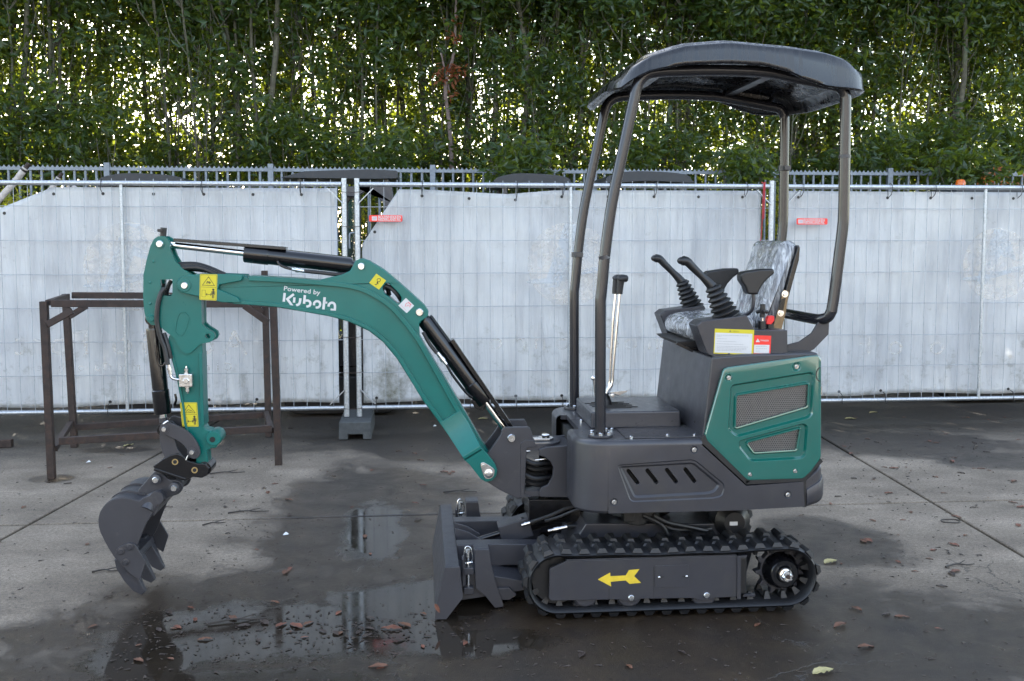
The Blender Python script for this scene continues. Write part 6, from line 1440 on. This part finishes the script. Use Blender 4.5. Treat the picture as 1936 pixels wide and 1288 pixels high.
# ---------------------------------------------------------------- boom foot bracket and swing post
SW = [(950, 812), (955, 808), (999.6, 807), (1004, 813), (1008, 828), (1012, 834), (990, 838), (988, 942), (976, 942.5), (945, 927), (915, 908), (905, 900), (921, 858), (936, 838), (946, 824)]
for y in (4.274, 4.456): b = B(); b.prism(XZ(SW, 4.274), y, y+.020); sw = mk(b, 'boom_bracket', M_grey, bevel=.004)
b = prz([(984, 838), (994, 832), (1010, 833), (1014, 845), (996, 848), (992, 935), (1005, 940), (984, 942)], 4.27, 4.48); mk(b, 'bracket_spine', M_grey, sw, .003)
for px, py in ((967, 828.5),): pin(px, py, 4.272, .018, parent=sw)
b = B(); x1_, x2_ = W(985, 840, 4.28).x, W(1028, 840, 4.28).x
def ear(z, h):
    b = B(); P = [(x1_, YC-.10), (x2_, YC-.10)]+[(x2_+.085*math.cos(a), YC+.10*math.sin(a)) for a in [(-1.57+3.14*k/10) for k in range(11)]]+[(x2_, YC+.10), (x1_, YC+.10)]
    b.loft([[(x, y, z-h) for x, y in P], [(x, y, z) for x, y in P]]); return b
z1, z2 = W(1010, 838, 4.3).z, W(1010, 925, 4.3).z
mk(ear(z1, .028), 'swing_ear', M_grey, sw, .004); mk(ear(z2, .026), 'swing_ear', M_grey, sw, .004)
b = B(); b.cyl((x2_+.02, YC, z1+.002), (x2_+.02, YC, z1+.010), .036, 20); b.lathe((x2_+.02, YC, z1+.010), (0, 0, 1), [(0, .020), (.012, .020), (.015, .015)], 6); b.box((x2_-.01, YC-.02, z1+.008), (.09, .04, .008)); mk(b, 'swing_pin_cap', M_chrome, sw, .001)
b = B(); b.cyl((x2_+.02, YC, z2-.05), (x2_+.02, YC, z1), .030, 24); mk(b, 'swing_pin', M_black, bevel=0)
HB = [(1032, 846), (1086, 842), (1090, 845), (1090, 938), (1083, 941), (1022, 940), (1019, 931), (1024, 922), (1036, 917), (1045, 900), (1046, 884), (1040, 872), (1028, 864), (1020, 862), (1020, 850)]
for y in (4.255, 4.475): b = B(); b.prism(XZ(HB, 4.255), y, y+.02); hb = mk(b, 'house_bracket', M_grey, bevel=.003)
b = B(); zt_h, zb_h = W(1060, 845, 4.26).z, W(1060, 940, 4.26).z; xh0, xh1 = W(1030, 845, 4.26).x, W(1095, 845, 4.26).x
b.box(((xh0+xh1)/2+.03, YC, zt_h-.010), (xh1-xh0+.06, .234, .020)); b.box(((xh0+xh1)/2+.03, YC, zb_h+.01), (xh1-xh0+.06, .234, .020)); mk(b, 'bracket_plate', M_grey, hb, .003)
for k, (py, r_) in enumerate(((874, .011), (884, .012), (893, .012), (902, .011), (912, .012), (922, .010))):
    dz = (k % 3)*.03
    hose([W(993, py-4, 4.30+dz), W(1010, py+3, 4.29+dz), W(1030, py+2, 4.30+dz), W(1055, py-3, 4.34+dz)], r_)
fitting(W(987, 853, 4.285), W(1002, 852, 4.285), .010); fitting(W(1012, 870, 4.32), W(1042, 867, 4.32), .006)
b = B(); b.box((W(1045, 890, YC).x+.05, YC, W(1045, 890, YC).z), (.10, .14, .16)); mk(b, 'bracket_core', M_dark, hb, 0)
# swing cylinder and counter plates under the nose
b = B(); b.pp([(1000, 945), (1098, 945), (1098, 985), (1060, 990), (1000, 990)], 4.30, 4.50, [cr2([(1003, 950), (1003+10, 945.5+4), (1003+8, 960), (1001, 958)], 3)][:0]); mk(b, 'swing_mount', M_black, bevel=.003)
b = B(); c = W(980, 965, 4.78); b.lathe((c.x, 4.70, c.z), (0, 1, 0), [(0, .02), (0, .09), (.02, .10), (.05, .10), (.06, .09), (.06, .03)], 28) ; b.bm.free()
# ---------------------------------------------------------------- litter on the yard
rr = random.Random(17)
M_lf = [mat('brown_litter_leaf', (.11, .045, .022), .55, var=.4, vscale=40, bump=.5), mat('red_litter_leaf', (.14, .048, .026), .5, var=.35, vscale=40, bump=.5), mat('dark_litter_leaf', (.035, .022, .016), .5, var=.4, vscale=40, bump=.5), mat('yellow_litter_leaf', (.34, .29, .13), .5, var=.2, vscale=40, bump=.5)]
def leaf_mesh(mi, seed, L_=.09, asp=.42):
    r_ = random.Random(seed); b = B(); n = 9; rows_ = []
    for k in range(n):
        t = k/(n-1); w_ = L_*asp*.5*math.sin(math.pi*t**.8)**.8+.0008; z = .003+.006*math.sin(t*math.pi*r_.uniform(.8, 1.2))*r_.uniform(.6, 1.2)
        rows_.append([(L_*(t-.5), -w_, z+.005*r_.random()), (L_*(t-.5), -w_*.5, z+.002), (L_*(t-.5)+.001, 0, z-.003), (L_*(t-.5), w_*.5, z+.002), (L_*(t-.5), w_, z+.006*r_.random())])
    V = [[b.bm.verts.new(p) for p in r] for r in rows_]
    for u, v in zip(V, V[1:]):
        for i in range(4): b.face((u[i], u[i+1], v[i+1], v[i]))
    return b.make('fallen_leaf', M_lf[mi], mesh_only=True, ang=180, fixn=False)
LM = {mi: [leaf_mesh(mi, mi*10+s) for s in range(3)] for mi in range(4)}
labs = {0: 'curled brown laurel leaf lying on the wet concrete', 1: 'reddish brown leaf lying on the yard concrete', 2: 'small dark rotten leaf on the yard concrete', 3: 'pale yellow leaf lying on the yard concrete'}
grp = {0: 'brown leaves lying on the yard', 1: 'reddish leaves lying on the yard', 2: 'dark leaves lying on the yard', 3: 'yellow leaves lying on the yard'}
def put(px, py, mi, sc=1.0, rot=None, label=None):
    p = G(px, py); o = bpy.data.objects.new('fallen_leaf', rr.choice(LM[mi])); C.objects.link(o); o.location = p+Vector((0, 0, .001)); o.rotation_euler = (rr.uniform(-.05, .05), rr.uniform(-.05, .05), rr.uniform(0, 6.28) if rot is None else rot); o.scale = (sc, sc, sc)
    tag(o, label or labs[mi], 'leaf', None if label else grp[mi]); return o
spots = [(1642, 1023, 1, 1.1), (1632, 1024, 0, 1), (1803, 1031, 1, .9), (1765, 1041, 1, .6), (1806, 1082, 0, .9), (1800, 1087, 2, .9), (1707, 984, 1, .6), (1680, 933, 1, .7), (1652, 908, 0, .5), (1808, 978, 1, .9), (1840, 960, 2, .6), (1825, 1013, 0, .8), (1650, 985, 0, .7), (1587, 1184, 0, 1.2), (1637, 1225, 0, 1.2), (1619, 1152, 0, .8), (1676, 1163, 2, .9), (1705, 1168, 0, .9), (1609, 858, 1, .8), (1596, 845, 1, .8), (1690, 886, 1, .8), (1672, 884, 0, .7), (1713, 884, 1, .6), (1800, 873, 1, .9), (1803, 866, 0, .6), (1757, 835, 1, .9), (1770, 838, 0, .7), (1817, 895, 2, .8), (1820, 846, 2, .7), (1917, 911, 0, .9), (1915, 951, 0, .8), (1933, 960, 1, 1.1), (1925, 994, 1, .9), (1926, 832, 1, .8), (1640, 831, 0, .8), (1842, 838, 2, .7), (1865, 855, 2, .6), (1855, 887, 1, .7), (1870, 890, 0, .7),
         (840, 893, 1, 1.0), (850, 897, 0, .9), (856, 893, 1, .7), (800, 918, 1, .8), (785, 952, 1, .8), (754, 854, 0, .6), (795, 871, 0, .7), (790, 984, 2, .9), (767, 887, 2, .6), (546, 946, 0, .8), (547, 975, 2, .9), (507, 932, 0, .8), (480, 868, 0, .6), (485, 1040, 1, .5), (430, 1009, 2, .6), (520, 1140, 0, .9), (548, 1077, 1, .8), (540, 1083, 0, .9), (700, 1048, 1, .6), (336, 1187, 1, .9), (175, 1186, 0, .9), (262, 1250, 0, .9), (440, 1170, 0, .8), (560, 1185, 1, 1.0), (532, 1183, 1, .9), (583, 1180, 0, .8), (740, 1190, 1, 1.1), (765, 1183, 0, .9), (700, 1170, 2, .8), (715, 1262, 0, .9), (720, 1265, 1, .6), (880, 1215, 0, .6), (690, 1015, 0, .8), (460, 1185, 2, .9), (500, 1178, 2, .8), (610, 1195, 2, .7), (360, 1150, 1, .7), (230, 860, 2, .5), (128, 915, 2, .9), (208, 885, 1, .5), (165, 1030, 0, .7), (45, 960, 0, .6), (388, 1210, 0, .8), (300, 1192, 2, .9), (320, 1160, 2, .7), (205, 1130, 2, .8), (640, 1160, 1, .6), (1100, 1240, 2, .8), (1290, 1235, 2, .6), (1190, 1262, 0, .7)]
for px, py, mi, s in spots: put(px, py, mi, s*rr.uniform(.55, .85))
for _ in range(95):         # more of them gathered in the joint, along the fence and round the puddle
    c_ = rr.choice(((1720, 930, 130, 60), (1800, 900, 120, 50), (450, 1200, 150, 25), (740, 1200, 90, 20), (700, 800, 400, 12), (1750, 800, 150, 15), (1650, 1100, 180, 70), (470, 930, 200, 60)))
    px, py = rr.gauss(c_[0], c_[2]), max(790, rr.gauss(c_[1], c_[3]))
    if -20 < px < 1960 and py < 1290: put(px, py, rr.choice((0, 0, 1, 2, 2)), rr.uniform(.22, .55))
put(1570, 1064, 3, 1.0, .5, 'pale yellow leaf against the rear of the near track')
put(1651, 781, 3, .9, .1, 'yellow leaf right of the green engine cover near the fence foot')
put(1608, 793, 3, 1.1, .0, 'slender yellow leaf just right of the engine cover top')
put(913, 793, 3, .9, .1, 'small yellow leaf on the ground left of the boom bracket'); put(243, 843, 3, .9, .8, 'yellow brown leaf on the ground inside the rusty frame'); put(1556, 1272, 3, 1.0, .3, 'yellowish leaf at the bottom right of the machine')
# crushed leaf stuck on the blade corner
p = W(826, 1150, YN-.012); o = bpy.data.objects.new('stuck_leaf', LM[1][0]); C.objects.link(o); o.location = p; o.scale = (.5, .4, .5); o.rotation_euler = (1.4, 1.1, .3); tag(o, 'orange brown leaf stuck on the lower corner of the dozer blade', 'leaf')
# twigs
M_tw = mat('wet_twig', (.022, .016, .012), .6, var=.4, vscale=40)
for i, (px, py, l_, a, lab) in enumerate(((470, 968, .22, .1, 'forked dark twig on the concrete right of the bucket'), (405, 990, .12, .4, 'short thick twig right of the bucket wing'), (1785, 1070, .0, .0, None), (1815, 1069, .16, .2, 'dark twig on the right of the yard below the joint'), (1845, 845, .18, .9, 'bent twig near the dark patch at the right'), (200, 1080, .12, .1, 'thin dark twig left of the bucket teeth'), (360, 862, .20, .3, 'thin twig behind the bucket arm'), (430, 894, .22, .15, 'long thin dark stick right of the quick hitch'), (870, 930, .2, .0, 'thin twig lying under the boom foot'), (455, 1173, .25, .2, 'dark stick in the puddle edge below the bucket'))):
    if not lab: continue
    p = G(px, py, .006); b = B(); d_ = Vector((math.cos(a), math.sin(a), 0)); P = cr([p-d_*l_*.5, p-d_*l_*.1+Vector((0, .012, .004)), p+d_*l_*.2+Vector((0, -.006, .002)), p+d_*l_*.5], 4)
    b.tube(P, [.0045-.0002*k for k in range(len(P))], 6); b.tube([P[5], P[5]+d_*.06+Vector((0, .035, .002))], [.003, .0015], 5); o = b.make('twig', M_tw); origin_to(o, p); tag(o, lab, 'twig')
b = B(); p = G(1797, 985, .005); b.tube([p+Vector((.05*math.cos(t*.3), .035*math.sin(t*.3), .001*math.sin(t))) for t in range(24)], .003, 6); o = b.make('wire_loop', M_tw); origin_to(o, p); tag(o, 'small dark wire loop beside the concrete joint at the right', 'wire')
# white scraps
M_scrap = mat('white_scrap', (.6, .6, .6), .6)
for px, py, lab in ((167, 874, 'white paper scrap on the ground inside the rusty frame'), (540, 1011, 'small white scrap on the wet concrete right of the bucket'), (822, 806, 'tiny white stone behind the boom foot')):
    p = G(px, py, .002); b = B(); b.bm.faces.new([b.bm.verts.new(p+Vector(v)*.55) for v in ((-.025, -.02, 0), (.02, -.024, .006), (.028, .016, .002), (-.016, .022, .008))]); b.bm.faces.new([b.bm.verts.new(p+Vector(v)*.55) for v in ((.028, .016, .002), (-.016, .022, .008), (.0, .03, .02))]); o = b.make('paper_scrap', M_scrap, ang=0); origin_to(o, p); tag(o, lab, 'scrap')
# crumbs, needles and grit too many to count
b = B()
for _ in range(3000):
    z_ = rr.random(); px = rr.uniform(-40, 1980); py = 770+520*rr.random()**1.1
    if rr.random() < .55: c_ = rr.choice(((450, 1190, 160, 30), (330, 1230, 130, 60), (740, 1190, 110, 22), (1750, 860, 160, 60), (1700, 1000, 200, 70), (470, 980, 160, 70), (700, 790, 500, 14), (950, 1250, 900, 30))); px, py = rr.gauss(c_[0], c_[2]), rr.gauss(c_[1], c_[3])
    if py < 765 or py > 1400: continue
    p = G(px, py, .001); s = rr.uniform(.002, .0075); a = rr.uniform(0, 6.28); e = rr.choice((1, 1, 2.6, 4))
    v = [b.bm.verts.new(p+Vector((math.cos(a+k*2.09)*s*(e if k == 0 else 1), math.sin(a+k*2.09)*s*(e if k == 0 else 1), rr.uniform(.0, .003)))) for k in range(3)]; t_ = b.bm.verts.new(p+Vector((0, 0, s*.7)))
    b.face((v[0], v[1], t_)); b.face((v[1], v[2], t_)); b.face((v[2], v[0], t_))
o = b.make('ground_debris', mat('debris', (.03, .02, .014), .7, var=.6, vscale=60), ang=0); tag(o, kind='stuff')
print('objects', len(bpy.data.objects), 'tris', sum(len(me.polygons) for me in bpy.data.meshes))
